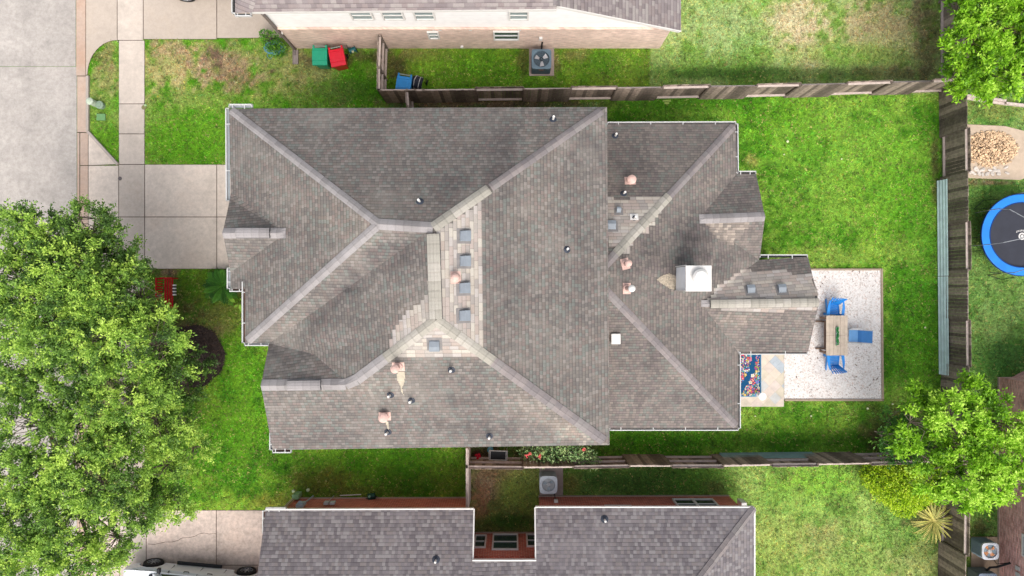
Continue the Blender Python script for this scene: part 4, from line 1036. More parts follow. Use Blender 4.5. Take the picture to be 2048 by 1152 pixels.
for x, y in ((-.2, -.3), (.2, -.3), (.26, .25)):
    mb = MB(); mb.tube([(x - .02, y, .11), (x + .02, y, .11)], .11, 16); mb.build('wheel', m_black, t)

def ac_unit(px, py, h, size, body, top, blade, label, rot=0, nblade=3, open_r=.36, rib=True, plate=False, round_c=.06, hubcol=None):
    c = w(px, py, h); t = thing('air_conditioner', label, 'air conditioner', (c.x, c.y, .06), R(rot)); s = size / 2
    h = h - .06
    mb = MB()
    def rr_(r, n=4, c_=round_c): 
        out = []
        for cx, cy, a0 in ((r - c_, r - c_, 0), (-r + c_, r - c_, 90), (-r + c_, -r + c_, 180), (r - c_, -r + c_, 270)):
            for i in range(n + 1): a = R(a0 + 90 * i / n); out.append((cx + c_ * math.cos(a), cy + c_ * math.sin(a)))
        return out
    mb.prism(rr_(s - .025), 0, h - .08)
    o = mb.build('casing', body, t)
    if rib:
        mb = MB()
        for i in range(9):
            z = .06 + (h - .2) * i / 8; poly = rr_(s)
            mb.prism(poly, z, z + .035)
        mb.build('louvre', body, o)
    # top deck with round opening
    mb = MB(); n = 48; ro = s * open_r * 2.1; ne = 5 if round_c > .08 else 9; sq = []; cir = []
    for i in range(n):
        a = 2 * PI * i / n; ca, sa = math.cos(a), math.sin(a); r_s = (s + .01) / (abs(ca) ** ne + abs(sa) ** ne) ** (1 / ne); sq.append((r_s * ca, r_s * sa)); cir.append((ro * ca, ro * sa))
    P = [(x, y, h - .08) for x, y in sq] + [(x, y, h) for x, y in sq] + [(x, y, h + .01) for x, y in cir] + [(x, y, h - .1) for x, y in cir]
    F = []
    for i in range(n):
        j = (i + 1) % n; F += [(i, j, n + j, n + i), (n + i, n + j, 2 * n + j, 2 * n + i), (2 * n + i, 2 * n + j, 3 * n + j, 3 * n + i)]
    mb.mesh(P, F); mb.build('top_panel', top, t, bevel=0)
    mb = MB(); mb.cyl((0, 0, 0), ro, ro, h - .12, h - .1, 32); mb.build('fan_well', m_black, t)
    mb = MB(); 
    for b in range(nblade):
        a0 = 2 * PI * b / nblade + .6
        P = []
        for r_, da, z in ((.08, -.35, .0), (.08, .5, .03), (ro * .88, -.33, -.01), (ro * .88, .33, .05)):
            P.append((r_ * math.cos(a0 + da), r_ * math.sin(a0 + da), h - .07 + z))
        mb.mesh(P, [(0, 2, 3, 1)])
    mb.build('fan_blade', blade, t, solid=.006)
    mb = MB(); mb.lathe((0, 0, h - .06), [(.09, 0), (.09, .04), (.05, .06)], 18); mb.build('fan_hub', hubcol or m_dark, t)
    mb = MB()
    for i in range(3): mb.ring((0, 0, h + .012), ro * (i + 1.2) / 4.2 - .0015, ro * (i + 1.2) / 4.2 + .0015, 0, .003, 36)
    for i in range(8):
        a = PI * i / 8 + .2; mb.beam((-ro * math.cos(a), -ro * math.sin(a), h + .02), (ro * math.cos(a), ro * math.sin(a), h + .02), .003, .003)
    mb.build('fan_grille', top, t)
    if plate:
        mb = MB(); mb.box((0, -s - .012, h - .16), (.22, .012, .05)); mb.build('maker_plate', M('plate_bronze', C(150, 110, 96), .5), t)
        mb = MB(); mb.box((0, -s - .02, h - .26), (.1, .008, .012)); mb.build('badge', M('plate_dim', C(110, 50, 44), .5), t)
    return t
def padslab(name, poly, z, mat, label):
    mb = MB(); mb.prism([w(*p) for p in poly], -.05, z); return tag(mb.build(name, mat, bevel=.01), label, 'concrete pad')
m_pad = concrete('ac_pad_concrete', C(176, 160, 152), .12)
padslab('concrete_pad', rect(1058, 97, 1108, 152), .05, m_pad, 'small square concrete pad under the dark air conditioner by the pink brick wall'); HARD.append(rect(1056, 95, 1110, 154))
padslab('concrete_pad', rect(1079, 935, 1126, 990), .05, m_pad, 'concrete pad under the pale air conditioner beside the red brick wall'); HARD.append(rect(1076, 933, 1128, 992))
padslab('concrete_pad', rect(1941, 1073, 1994, 1230), .05, M('tan_pad', C(178, 158, 136), .9, .15), 'long tan concrete pad under the two air conditioners at the right edge'); HARD.append(rect(1940, 1072, 1996, 1230))
ac_unit(1083, 118, .86, .80, M('slate_grey_paint', C(70, 84, 94), .45), M('slate_blue_paint', C(104, 126, 140), .45), M('pale_blade', C(196, 194, 196), .5), 'slate grey air conditioner with three pale fan blades by the pink brick wall', plate=True, open_r=.4)
ac_unit(1097, 970, .9, .72, M('ribbed_grey_paint', C(190, 192, 192), .5), M('pale_grey_paint', C(206, 214, 220), .45), M('grey_blade', C(170, 184, 192), .5), 'pale grey rounded air conditioner near the middle of the bottom', nblade=3, open_r=.36, round_c=.12, hubcol=m_white)
ac_unit(1981, 1103, .85, .68, M('blue_grey_paint', C(140, 160, 172), .45), M('off_white_paint', C(214, 218, 226), .45), M('rusty_blade', C(224, 144, 80), .7), 'white topped air conditioner with rusty orange fan at the lower right', nblade=4, open_r=.40, round_c=.1, hubcol=m_offwhite)
ac_unit(1976, 1166, .85, .76, M('green_grey_paint', C(130, 140, 138), .45), M('grey_paint_top', C(120, 132, 150), .45), M('dark_blade', C(90, 90, 90), .5), 'grey green air conditioner cut off by the bottom edge in the right corner', open_r=.4)
mb = MB(); mb.tube([w(1972, 1160, .35), w(1972, 1142, .5), w(1980, 1135, .55), w(1994, 1134, .6), Vector((972 * S, -536 * S, .75))], .045, 8)
mb.tube([w(1986, 1118, .4), w(1994, 1128, .5), Vector((972 * S, -536 * S, .72))], .016, 6); tag(mb.build('refrigerant_line', m_black), 'black insulated pipe between the lower right air conditioner and the brick wall', 'pipe')
mb = MB(); mb.tube([w(1083, 99, .3), Vector(((1083 - 1024) * S, 479 * S, .4)), Vector(((1083 - 1024) * S, 478.5 * S, .8))], .035, 8); tag(mb.build('refrigerant_line', m_black), 'short black pipe from the slate grey air conditioner up the pink brick wall', 'pipe')
mb = MB(); mb.tube([w(1109, 985, .3), Vector(((1109 - 1024) * S, -415 * S, .4)), Vector(((1109.5 - 1024) * S, -414 * S, .8))], .02, 8); tag(mb.build('refrigerant_line', m_black), 'thin dark pipe from the pale air conditioner up the red brick wall', 'pipe')

# splash block, hose reel, hose, utility pedestals
mb = MB(); mb.box(w(591, 114, .04), (.24, .62, .05)); 
for s in (-1, 1): mb.box(w(591, 114, .07) + Vector((s * .11, 0, 0)), (.025, .62, .06))
tag(mb.build('splash_block', M('grey_concrete_block', C(160, 148, 142), .9), bevel=.008), 'grey splash block below the downspout at the pink brick corner', 'splash block')
t = thing('hose_reel', 'small teal hose reel on the grass right of the red bin', 'hose reel', w(706, 103), R(20)); m_teal = M('teal_plastic', C(34, 110, 116), .4)
mb = MB(); mb.tube([(-.1, 0, .18), (.14, 0, .18)], .1, 16); mb.build('drum', m_teal, t)
for s in (-.12, .15):
    mb = MB(); mb.tube([(s, 0, .18), (s + .02, 0, .18)], .16, 20); mb.build('side_plate', m_teal, t)
mb = MB(); mb.tube([(-.2, -.15, .02), (-.14, .05, .35), (-.1, .22, .5), (.12, .22, .5), (.16, .05, .35), (.2, -.15, .02)], .014, 6); mb.build('frame', m_dark, t)
mb = MB(); mb.box((.02, -.12, .28), (.09, .09, .04)); mb.build('spigot_cap', M('pale_cap', C(190, 200, 160)), t)
mb = MB(); rr = random.Random(3); pts = []
for i in range(170):
    a = i * .36; rad = .3 + .1 * math.sin(i * .11) + rr.uniform(-.015, .015)
    pts.append(w(549, 95, .3 + .06 * math.sin(i * .23)) + Vector((math.cos(a) * rad * 1.15, math.sin(a) * rad * .75, 0)))
pts += [w(538, 104, .1), w(534, 112, .05), w(540, 118, .04), w(546, 112, .04), w(542, 106, .06)]
tag(mb.build('x', m_teal) if False else (lambda: (mb.tube(pts, .013, 5), mb.build('garden_hose', M('pale_blue_hose', C(110, 170, 190), .45)))[1])(), 'tangled pale blue garden hose lying over the shrub at the pink brick corner', 'hose')
def pedestal(name, px, py, r, h, col, label, cat='utility pedestal', sq=False):
    m = M(name + '_plastic', col, .6, .1, 10); t = thing(name, label, cat, w(px, py, 0)); mb = MB()
    if sq: mb.box((0, 0, h / 2), (r * 2, r * 1.5, h))
    else: mb.lathe((0, 0, 0), [(r * .9, 0), (r * .85, h * .8), (r, h * .82), (r, h * .94), (r * .7, h)], 20)
    mb.build('body', m, t, bevel=.012 if sq else 0); mb = MB()
    if sq: mb.box((0, 0, h + .01), (r * 2.06, r * 1.56, .03))
    else: mb.lathe((0, 0, h), [(r * .5, 0), (r * .45, .02)], 16)
    mb.build('lid', m, t)
    return t
pedestal('utility_pedestal', 192, 208, .15, .5, C(206, 218, 196), 'pale round utility pedestal on the kerbside grass, left one of the touching pair')
pedestal('utility_pedestal', 204, 212, .17, .22, C(150, 172, 148), 'lower grey green round pedestal touching the pale one on the kerbside grass')
pedestal('utility_box', 204, 235, .18, .06, C(120, 168, 110), 'low green utility box lid in the kerbside grass below the round pedestals', 'utility box', True)
mb = MB(); mb.cyl(w(288, 215, .02), .1, .1, 0, .02, 20); tag(mb.build('meter_lid', M('olive_lid', C(138, 134, 92), .8)), 'olive round meter lid at the edge of the sidewalk', 'meter lid')
mb = MB(); mb.lathe(w(292, 211, 0), [(.05, 0), (.055, .06), (.03, .09)], 12); tag(mb.build('marker_cap', M('pale_green_cap', C(176, 206, 150))), 'small pale green cap beside the olive meter lid', 'cap')
t = pedestal('utility_box', 598, 987, .13, .5, C(150, 190, 140), 'tall pale green utility box near the red brick corner', 'utility box', True)
pedestal('cleanout_cap', 588, 981, .06, .12, C(206, 218, 176), 'pale round cap left of the green box near the red brick corner', 'cap')
pedestal('cleanout_cap', 617, 979, .07, .12, C(206, 218, 176), 'pale round cap right of the green box near the red brick corner', 'cap')
mb = MB(); mb.tube([w(680, 991, .05), w(705, 990, .06), w(722, 989, .05)], .02, 8); tag(mb.build('plastic_pipe', m_offwhite), 'thin white pipe lying along the foot of the red brick wall', 'pipe')
t = thing('hose_reel', 'dark green hose reel against the red brick wall', 'hose reel', w(745, 990), R(10)); m_dg = M('dark_green_plastic', C(34, 84, 70), .45)
mb = MB(); mb.tube([(-.15, 0, .2), (.15, 0, .2)], .13, 16); mb.build('drum', m_dg, t); mb = MB(); mb.tube([(-.2, -.1, .0), (-.2, 0, .35), (.2, 0, .35), (.2, -.1, 0)], .015, 6); mb.build('frame', m_black, t)
mb = MB(); mb.lathe((-.05, .05, .3), [(.05, 0), (.05, .08)], 12); mb.build('spigot_cap', M('mint_cap', C(150, 200, 170)), t)
# front bench, blue pail
t = thing('garden_bench', 'red slatted garden bench under the edge of the oak by the driveway', 'bench', w(347, 586), 0); m_red = M('red_bench_paint', C(196, 22, 34), .5, .1)
mb = MB()
for i in range(4): mb.box((.16 - i * .1, 0, .43), (.07, 1.3, .03))
mb.build('seat', m_red, t, bevel=.006)
mb = MB()
for i in range(12): mb.box((-.27, -.6 + i * .109, .66), (.02, .06, .4), ry=-.2)
mb.beam((-.31, -.65, .86), (-.31, .65, .86), .05, .06); mb.build('backrest', m_red, t, bevel=.006)
for s in (-1, 1):
    mb = MB(); mb.beam((-.28, s * .63, .62), (.22, s * .63, .62), .06, .03); mb.build('armrest', m_red, t)
    for x in (-.24, .18):
        mb = MB(); mb.box((x, s * .62, .3), (.05, .05, .6)); mb.build('leg', m_red, t)
c = w(348, 580, .48); tc_ = thing('cushion', 'black and white striped cushion on the red garden bench', 'cushion', (c.x, c.y, .47))
for i in range(7):
    mb = MB(); mb.box((.04, .2 - i * .066, .05), (.14, .064, .09)); mb.build('stripe', m_black if i % 2 else m_offwhite, tc_, bevel=.015)
pedestal('plastic_tub', 344, 628, .16, .3, C(74, 126, 160), 'blue round tub under the oak below the red bench', 'tub')
# side yard items under the eave
t = thing('folding_table', 'small folding table with black top and pale frame against the lower fence', 'table', w(997, 903), R(-2)); mb = MB()
mb.box((0, 0, .7), (.72, .34, .02)); mb.build('table_top', m_black, t)
mb = MB(); 
for x in (-.38, -.33, .33, .38): mb.beam((x, -.19, .71), (x, .19, .71), .025, .025)
mb.beam((-.38, -.19, .71), (.38, -.19, .71), .03, .025); mb.beam((-.38, .19, .71), (.38, .19, .71), .03, .025); mb.build('frame', m_white, t)
for x in (-.36, .36):
    for y in (-.17, .17):
        mb = MB(); mb.tube([(x, y, 0), (x, y, .7)], .012, 6); mb.build('leg', m_white, t)
pedestal('flower_pot', 981, 897, .13, .3, C(96, 160, 180), 'pale blue round pot half hidden by the main roof edge', 'pot')
def flower(px, py, z, col, label):
    t = thing('potted_flower', label, 'flower', w(px, py)); mb = MB(); mb.lathe((0, 0, 0), [(.09, 0), (.12, z * .6)], 14); mb.build('pot', M('brown_pot', C(90, 60, 48)), t)
    mb = MB(); r_ = random.Random(px)
    for i in range(26):
        a = r_.uniform(0, 6.28); q_ = r_.uniform(.0, .12); c = Vector((q_ * math.cos(a), q_ * math.sin(a), z + r_.uniform(-.05, .06))); d = Vector((math.cos(a * 3), math.sin(a * 3), .3)) * .05; s = Vector((-d.y, d.x, 0.01)) * .7
        mb.face([c - s, c + d, c + s, c - d])
    mb.build('bloom', M('bloom_red', col, .6), t); mb = MB(); mb.tube([(0, 0, z * .5), (0, 0, z)], .01, 6); mb.build('stem', M('flower_stem', C(60, 100, 40)), t)
flower(957, 907, .45, C(220, 30, 60), 'red potted flower in the narrow side yard by the lower fence corner')

# ---- patio furniture
c = w(1674, 671, .75); t = thing('patio_table', 'long pale plank patio table between the two blue chairs', 'table', (c.x, c.y, .03)); m_tt = M('limed_plank', C(204, 188, 170), .7, .12, 5, island=.08); m_tt2 = M('table_frame_wood', C(150, 126, 108), .8)
mb = MB(); n = 6
for i in range(n):
    for sgn in (-1, 1): mb.box((-.375 + .15 * i, sgn * .42, .70), (.144, .83, .04))
mb.build('table_top', m_tt, t, bevel=.004)
mb = MB(); mb.beam((-.36, 0, .66), (.36, 0, .66), .08, .04); mb.beam((0, -.7, .64), (0, .7, .64), .08, .05); mb.build('apron', m_tt2, t)
for x in (-.38, .38):
    for y in (-.72, .72):
        mb = MB(); mb.box((x, y, .34), (.08, .08, .68)); mb.build('leg', m_tt2, t)
c = w(1655, 671, .42); t = thing('trestle_shadow_stand_in', 'brown form standing in for the trestle and shadow under the left side of the patio table', 'bench', (c.x, c.y, .03)); m_bn = M('trestle_shadow_brown', C(140, 118, 104), .85, .2)  # bench form added in place of the table's trestle and shadow
mb = MB(); mb.box((-.02, 0, .41), (.26, 1.2, .03)); mb.build('seat', m_bn, t)
for y in (-.58, .58):
    mb = MB(); mb.box((-.1, y, .05), (.5, .07, .06)); mb.box((0, y, .22), (.07, .07, .34)); mb.build('leg', m_bn, t)
c = w(1675, 672, .82); t = thing('planter', 'narrow metal planter of green succulents in the middle of the patio table', 'planter', (c.x, c.y, .755))
mb = MB(); mb.prism([(-.05, -.38), (.05, -.38), (.06, 0), (.05, .38), (-.05, .38), (-.06, 0)], 0, .05); mb.build('trough', m_galv, t)
def leafball(centers, leaf, names, n, mats, parent, name, spread, r_, width=.5):
    mb = MB()
    for (x, y, z) in centers:
        for i in range(n):
            a = r_.uniform(0, 6.28); e = r_.uniform(.1, 1.3); d = Vector((math.cos(a) * math.cos(e), math.sin(a) * math.cos(e), math.sin(e))) * leaf * r_.uniform(.6, 1.1); s = Vector((-math.sin(a), math.cos(a), 0)) * leaf * width * .5
            c = Vector((x, y, z)) + Vector((r_.uniform(-1, 1), r_.uniform(-1, 1), r_.uniform(-.3, .3))) * spread
            mb.face([c, c + d * .5 + s, c + d, c + d * .5 - s])
    return mb.build(name, mats, parent)
r_ = random.Random(12)
leafball([(r_.uniform(-.02, .02), -.34 + i * .045, .06) for i in range(16)], .08, None, 10, M('succulent_green', C(70, 160, 92), .5, .3, 20, island=.35), t, 'foliage', .03, r_)

m_blue = M('blue_chair_plastic', C(40, 150, 240), .45, .08, 4, spec=.4)
def adirondack(px, py, rot, label):
    c = w(px, py, .4); t = thing('adirondack_chair', label, 'chair', (c.x, c.y, .03), R(rot), 'blue patio chairs'); t.scale = (.88, .88, .92)
    # faces -y
    mb = MB()
    for i in range(7): mb.box((0, -.26 + i * .075, .37 - i * .018), (.5, .064, .022), rx=-.2)
    mb.build('seat', m_blue, t, bevel=.004)
    mb = MB()
    for i in range(7):
        f = (i - 3) / 3; x0 = f * .21; x1_ = f * .33; hh = .95 - .1 * f * f
        mb.beam((x0, .2, .27), (x1_, .2 + .30, hh), .062, .02)
    mb.beam((-.24, .3, .42), (.24, .3, .42), .04, .05); mb.beam((-.31, .42, .72), (.31, .42, .72), .03, .05); mb.build('backrest', m_blue, t, bevel=.004)
    for s in (-1, 1):
        mb = MB(); P = [(s * .27, -.36), (s * .42, -.36), (s * .41, .1), (s * .35, .36), (s * .29, .36), (s * .29, 0)]; mb.prism(P, .56, .585); mb.build('armrest', m_blue, t, bevel=.004)
        mb = MB(); mb.box((s * .31, -.3, .28), (.03, .12, .56)); mb.build('leg', m_blue, t, bevel=.004)
        mb = MB(); mb.beam((s * .29, -.3, .3), (s * .29, .42, .03), .03, .12); mb.build('leg', m_blue, t, bevel=.004)
    return t
adirondack(1669, 617, -6, 'blue slatted chair at the top end of the patio table')
adirondack(1669, 723, 186, 'blue slatted chair at the lower end of the patio table')
c = w(1712, 672, .35); t = thing('folding_chair', 'white framed folding chair with blue sling fabric right of the patio table', 'chair', (c.x, c.y, .03), R(-2)); m_fab = M('blue_sling_fabric', C(80, 146, 216), .7, .06)
m_fabl = M('light_blue_sling', C(118, 172, 226), .7, .06)
mb = MB(); mb.mesh([(-.34, -.25, .40), (.06, -.25, .36), (.06, .25, .36), (-.34, .25, .40)], [(0, 1, 2, 3)]); mb.build('seat', m_fabl, t, solid=.012)
mb = MB(); mb.mesh([(.06, -.25, .36), (.14, -.25, .5), (.42, -.25, .86), (.42, .25, .86), (.14, .25, .5), (.06, .25, .36)], [(0, 1, 4, 5), (1, 2, 3, 4)]); mb.build('backrest', m_fab, t, solid=.012)
for s in (-1, 1):
    mb = MB(); mb.tube([(-.36, s * .275, .42), (.06, s * .275, .37), (.14, s * .275, .5), (.43, s * .275, .88)], .018, 8); mb.build('side_frame', m_white, t)
    mb = MB(); mb.box((-.08, s * .31, .58), (.44, .055, .025)); mb.build('armrest', m_white, t, bevel=.008)
    mb = MB(); mb.tube([(-.3, s * .3, .58), (.2, s * .3, 0)], .015, 8); mb.tube([(.2, s * .29, .58), (-.3, s * .29, 0)], .015, 8); mb.build('leg', m_white, t)
# rug
t = thing('outdoor_rug', 'dark blue rug covered in bright flowers on the stone patio', 'rug', w(1497, 750, .052)); o = w(1497, 750, .052)
rugp = rect(1462, 690, 1522, 793)
mb = MB(); mb.prism([w(*p, .052) - Vector((o.x, o.y, 0)) for p in rugp], 0, .01); mb.build('woven_base', M('deep_blue_weave', C(24, 84, 128), .95, .12, 20), t)
mb = MB(); mb.beam(w(1522, 690, .06) - o, w(1522, 793, .06) - o, .03, .012); mb.beam(w(1462, 793, .06) - o, w(1522, 793, .06) - o, .03, .012); mb.build('binding', M('light_blue_binding', C(120, 170, 196), .9), t)
fcols = [C(226, 60, 92), C(236, 130, 140), C(226, 190, 84), C(160, 176, 70), C(120, 150, 214), C(236, 214, 180), C(240, 90, 84), C(150, 80, 140), C(110, 190, 190), C(235, 235, 225)]
fm = [M('flower_print', c_, .9, .06) for c_ in fcols]
mb = MB(); r_ = random.Random(8)
def inband(x, y):   # blue river runs (1508,706)->(1497,760)->(1478,785)
    xs_ = 1508 - (y - 706) * .12 if y < 745 else 1503 - (y - 745) * .62
    return abs(x - xs_) < (5.0 if y < 740 else 6.5)
placed = []
for i in range(4000):
    x = r_.uniform(1464, 1519.5); y = r_.uniform(692, 791); rd = r_.choice([.9, 1.1, 1.4, 1.8, 2.6, 3.6])
    if inband(x, y) or any((x - a) ** 2 + (y - b) ** 2 < (rd + c_) ** 2 * .72 for a, b, c_ in placed) or x + rd > 1520: continue
    placed.append((x, y, rd)); ci = r_.randrange(len(fm)); c = w(x, y, .0625) - o; n = 5 if rd > 1.5 else 6; ph = r_.uniform(0, 6)
    pts = []
    for j in range(n * 4):
        a = 2 * PI * j / (n * 4) + ph; q_ = rd * S * (1 + .28 * math.cos(a * n - ph * n)) ; pts.append(c + Vector((q_ * math.cos(a), q_ * math.sin(a), 0)))
    mb.face(pts, ci)
    if rd > 1.5: mb.face([c + Vector((.35 * rd * S * math.cos(k_), .35 * rd * S * math.sin(k_), .002)) for k_ in [2 * PI * j / 8 for j in range(8)]], (ci + 3) % len(fm))
mb.build('flower_pattern', fm, t)
c = w(1525, 793, .5); t = thing('side_table', 'small round white side table at the corner of the flowered rug', 'side table', (c.x, c.y, .05))
mb = MB(); mb.lathe((0, 0, .45), [(.13, -.015), (.155, 0), (.155, .02), (.15, .025)], 32); mb.build('table_top', M('bright_white_top', (.85, .85, .85, 1), .5, .02), t)
mb = MB(); mb.lathe((0, 0, 0), [(.11, 0), (.11, .02), (.025, .05), (.025, .45)], 16); mb.build('stem', m_white, t)

# ---- trampoline
c = w(2044, 470, .9); t = thing('trampoline', 'round trampoline with blue pad and black mat at the right edge', 'trampoline', (c.x, c.y, 0)); RR = 81.5 * kz(.9) * S; Ri = RR - .34
m_pad_b = M('bright_blue_pad', C(28, 136, 232), .5, .1, 2, spec=.4)
mb = MB(); mb.ring((0, 0, 0), Ri, RR, .87, .92, 56); mb.build('pad', m_pad_b, t, bevel=.015)
mb = MB(); mb.ring((0, 0, 0), Ri - .02, Ri + .01, .90, .935, 56); mb.ring((0, 0, 0), RR, RR + .02, .86, .93, 56); mb.build('pad_piping', M('navy_piping', C(20, 60, 130)), t)
mb = MB(); mb.cyl((0, 0, 0), Ri, Ri, .85, .865, 56); mb.build('mat', M('black_mesh_mat', C(58, 60, 70), .7, .1, 3), t)
mb = MB(); mb.ring((0, 0, 0), RR - .06, RR - .02, .8, .85, 48); mb.build('ring_frame', m_galv, t)
for a in (144, 194, 245, 295, 345, 40, 92):
    e = Vector((math.cos(R(a)), math.sin(R(a)), 0)) ; tip = e * (RR - .35)
    mb = MB(); mb.tube([e * (RR + .02) + Vector((0, 0, .05)), e * (RR + .05) + Vector((0, 0, .9)), e * (RR + .04) + Vector((0, 0, 1.5)), e * (RR - .1) + Vector((0, 0, 2.0)), e * (RR - .75) + Vector((0, 0, 2.2))], .016, 8)
    mb.build('net_pole', M('pole_grey', C(150, 154, 160), .4), t)
for k_ in range(6):
    a = 60 * k_ + 12; e = [Vector((math.cos(R(a + d_)), math.sin(R(a + d_)), 0)) * (RR + .16 * (1 if True else 0)) for d_ in (-9, 9)]
    mb = MB(); mb.tube([e[0] * .96 + Vector((0, 0, .84)), e[0] + Vector((0, 0, .03)), e[1] + Vector((0, 0, .03)), e[1] * .96 + Vector((0, 0, .84))], .013, 8); mb.build('leg', m_dark, t)
mb = MB(); mb.ring((.03, -.05, 0), .1, .15, .866, .87, 28); mb.cyl((.03, -.05, 0), .05, .05, .866, .87, 20)
for i in range(8):
    a = i * PI / 4; mb.beam((.03 + .05 * math.cos(a), -.05 + .05 * math.sin(a), .868), (.03 + .11 * math.cos(a), -.05 + .11 * math.sin(a), .868), .014, .004)
mb.build('mat_emblem', m_offwhite, t)
mb = MB()
for i, (dx, dy) in enumerate(((-.2, .14), (-.13, .165), (-.06, .18), (.01, .19), (.08, .185), (.15, .17))):
    if i % 2: mb.ring((dx, dy, 0), .016, .032, .866, .869, 14)
    else: mb.box((dx, dy, .8675), (.016, .075, .003), -.2); mb.box((dx + .02, dy - .02, .8676), (.04, .014, .003), .2)
mb.build('mat_lettering', m_offwhite, t)

# ---- pebbles on east slab
def icos():
    b = bmesh.new(); bmesh.ops.create_icosphere(b, subdivisions=1, radius=1); v = [tuple(x.co) for x in b.verts]; f = [tuple(q.index for q in x.verts) for x in b.faces]; b.free(); return v, f
IV, IF = icos(); IV = np.array(IV); mb = MB(); r_ = random.Random(77); placed = []
def stone(mb, c, sx, sy, sz, a):
    ca, sa = math.cos(a), math.sin(a); P = []
    for x, y, z in IV:
        k_ = 1 + r_.uniform(-.18, .18); X, Y, Z = x * sx * k_, y * sy * k_, z * sz * k_; P.append((c.x + X * ca - Y * sa, c.y + X * sa + Y * ca, c.z + Z))
    mb.mesh(P, IF)
pit = blobpoly(1984, 297, 54, 37, 24, .08, 3)
n_ = 0
while n_ < 1500:
    x = r_.uniform(1925, 2050); y = r_.uniform(255, 345)
    d = ((x - 1982) / 55) ** 2 + ((y - 297) / 36) ** 2
    if d > r_.uniform(.75, 1.1): continue
    s_ = r_.uniform(.03, .062); stone(mb, w(x, y, .03 + (1 - min(1, d)) * .14 * r_.random() + s_ * .4), s_, s_ * r_.uniform(.6, .9), s_ * .6, r_.uniform(0, PI)); n_ += 1
struct(mb.build('pebbles', M('tan_river_pebble', C(224, 192, 156), .75, .2, 3, island=.38)), 'stuff')
mb = MB()
for i in range(26):
    x = r_.uniform(1940, 2016); y = r_.uniform(334, 349); stone(mb, w(x, y, .05), r_.uniform(.08, .14), r_.uniform(.06, .1), .03, r_.uniform(0, PI))
struct(mb.build('flat_stones', M('pale_flat_stone', C(214, 204, 194), .8, .12, 4, island=.15)), 'stuff')

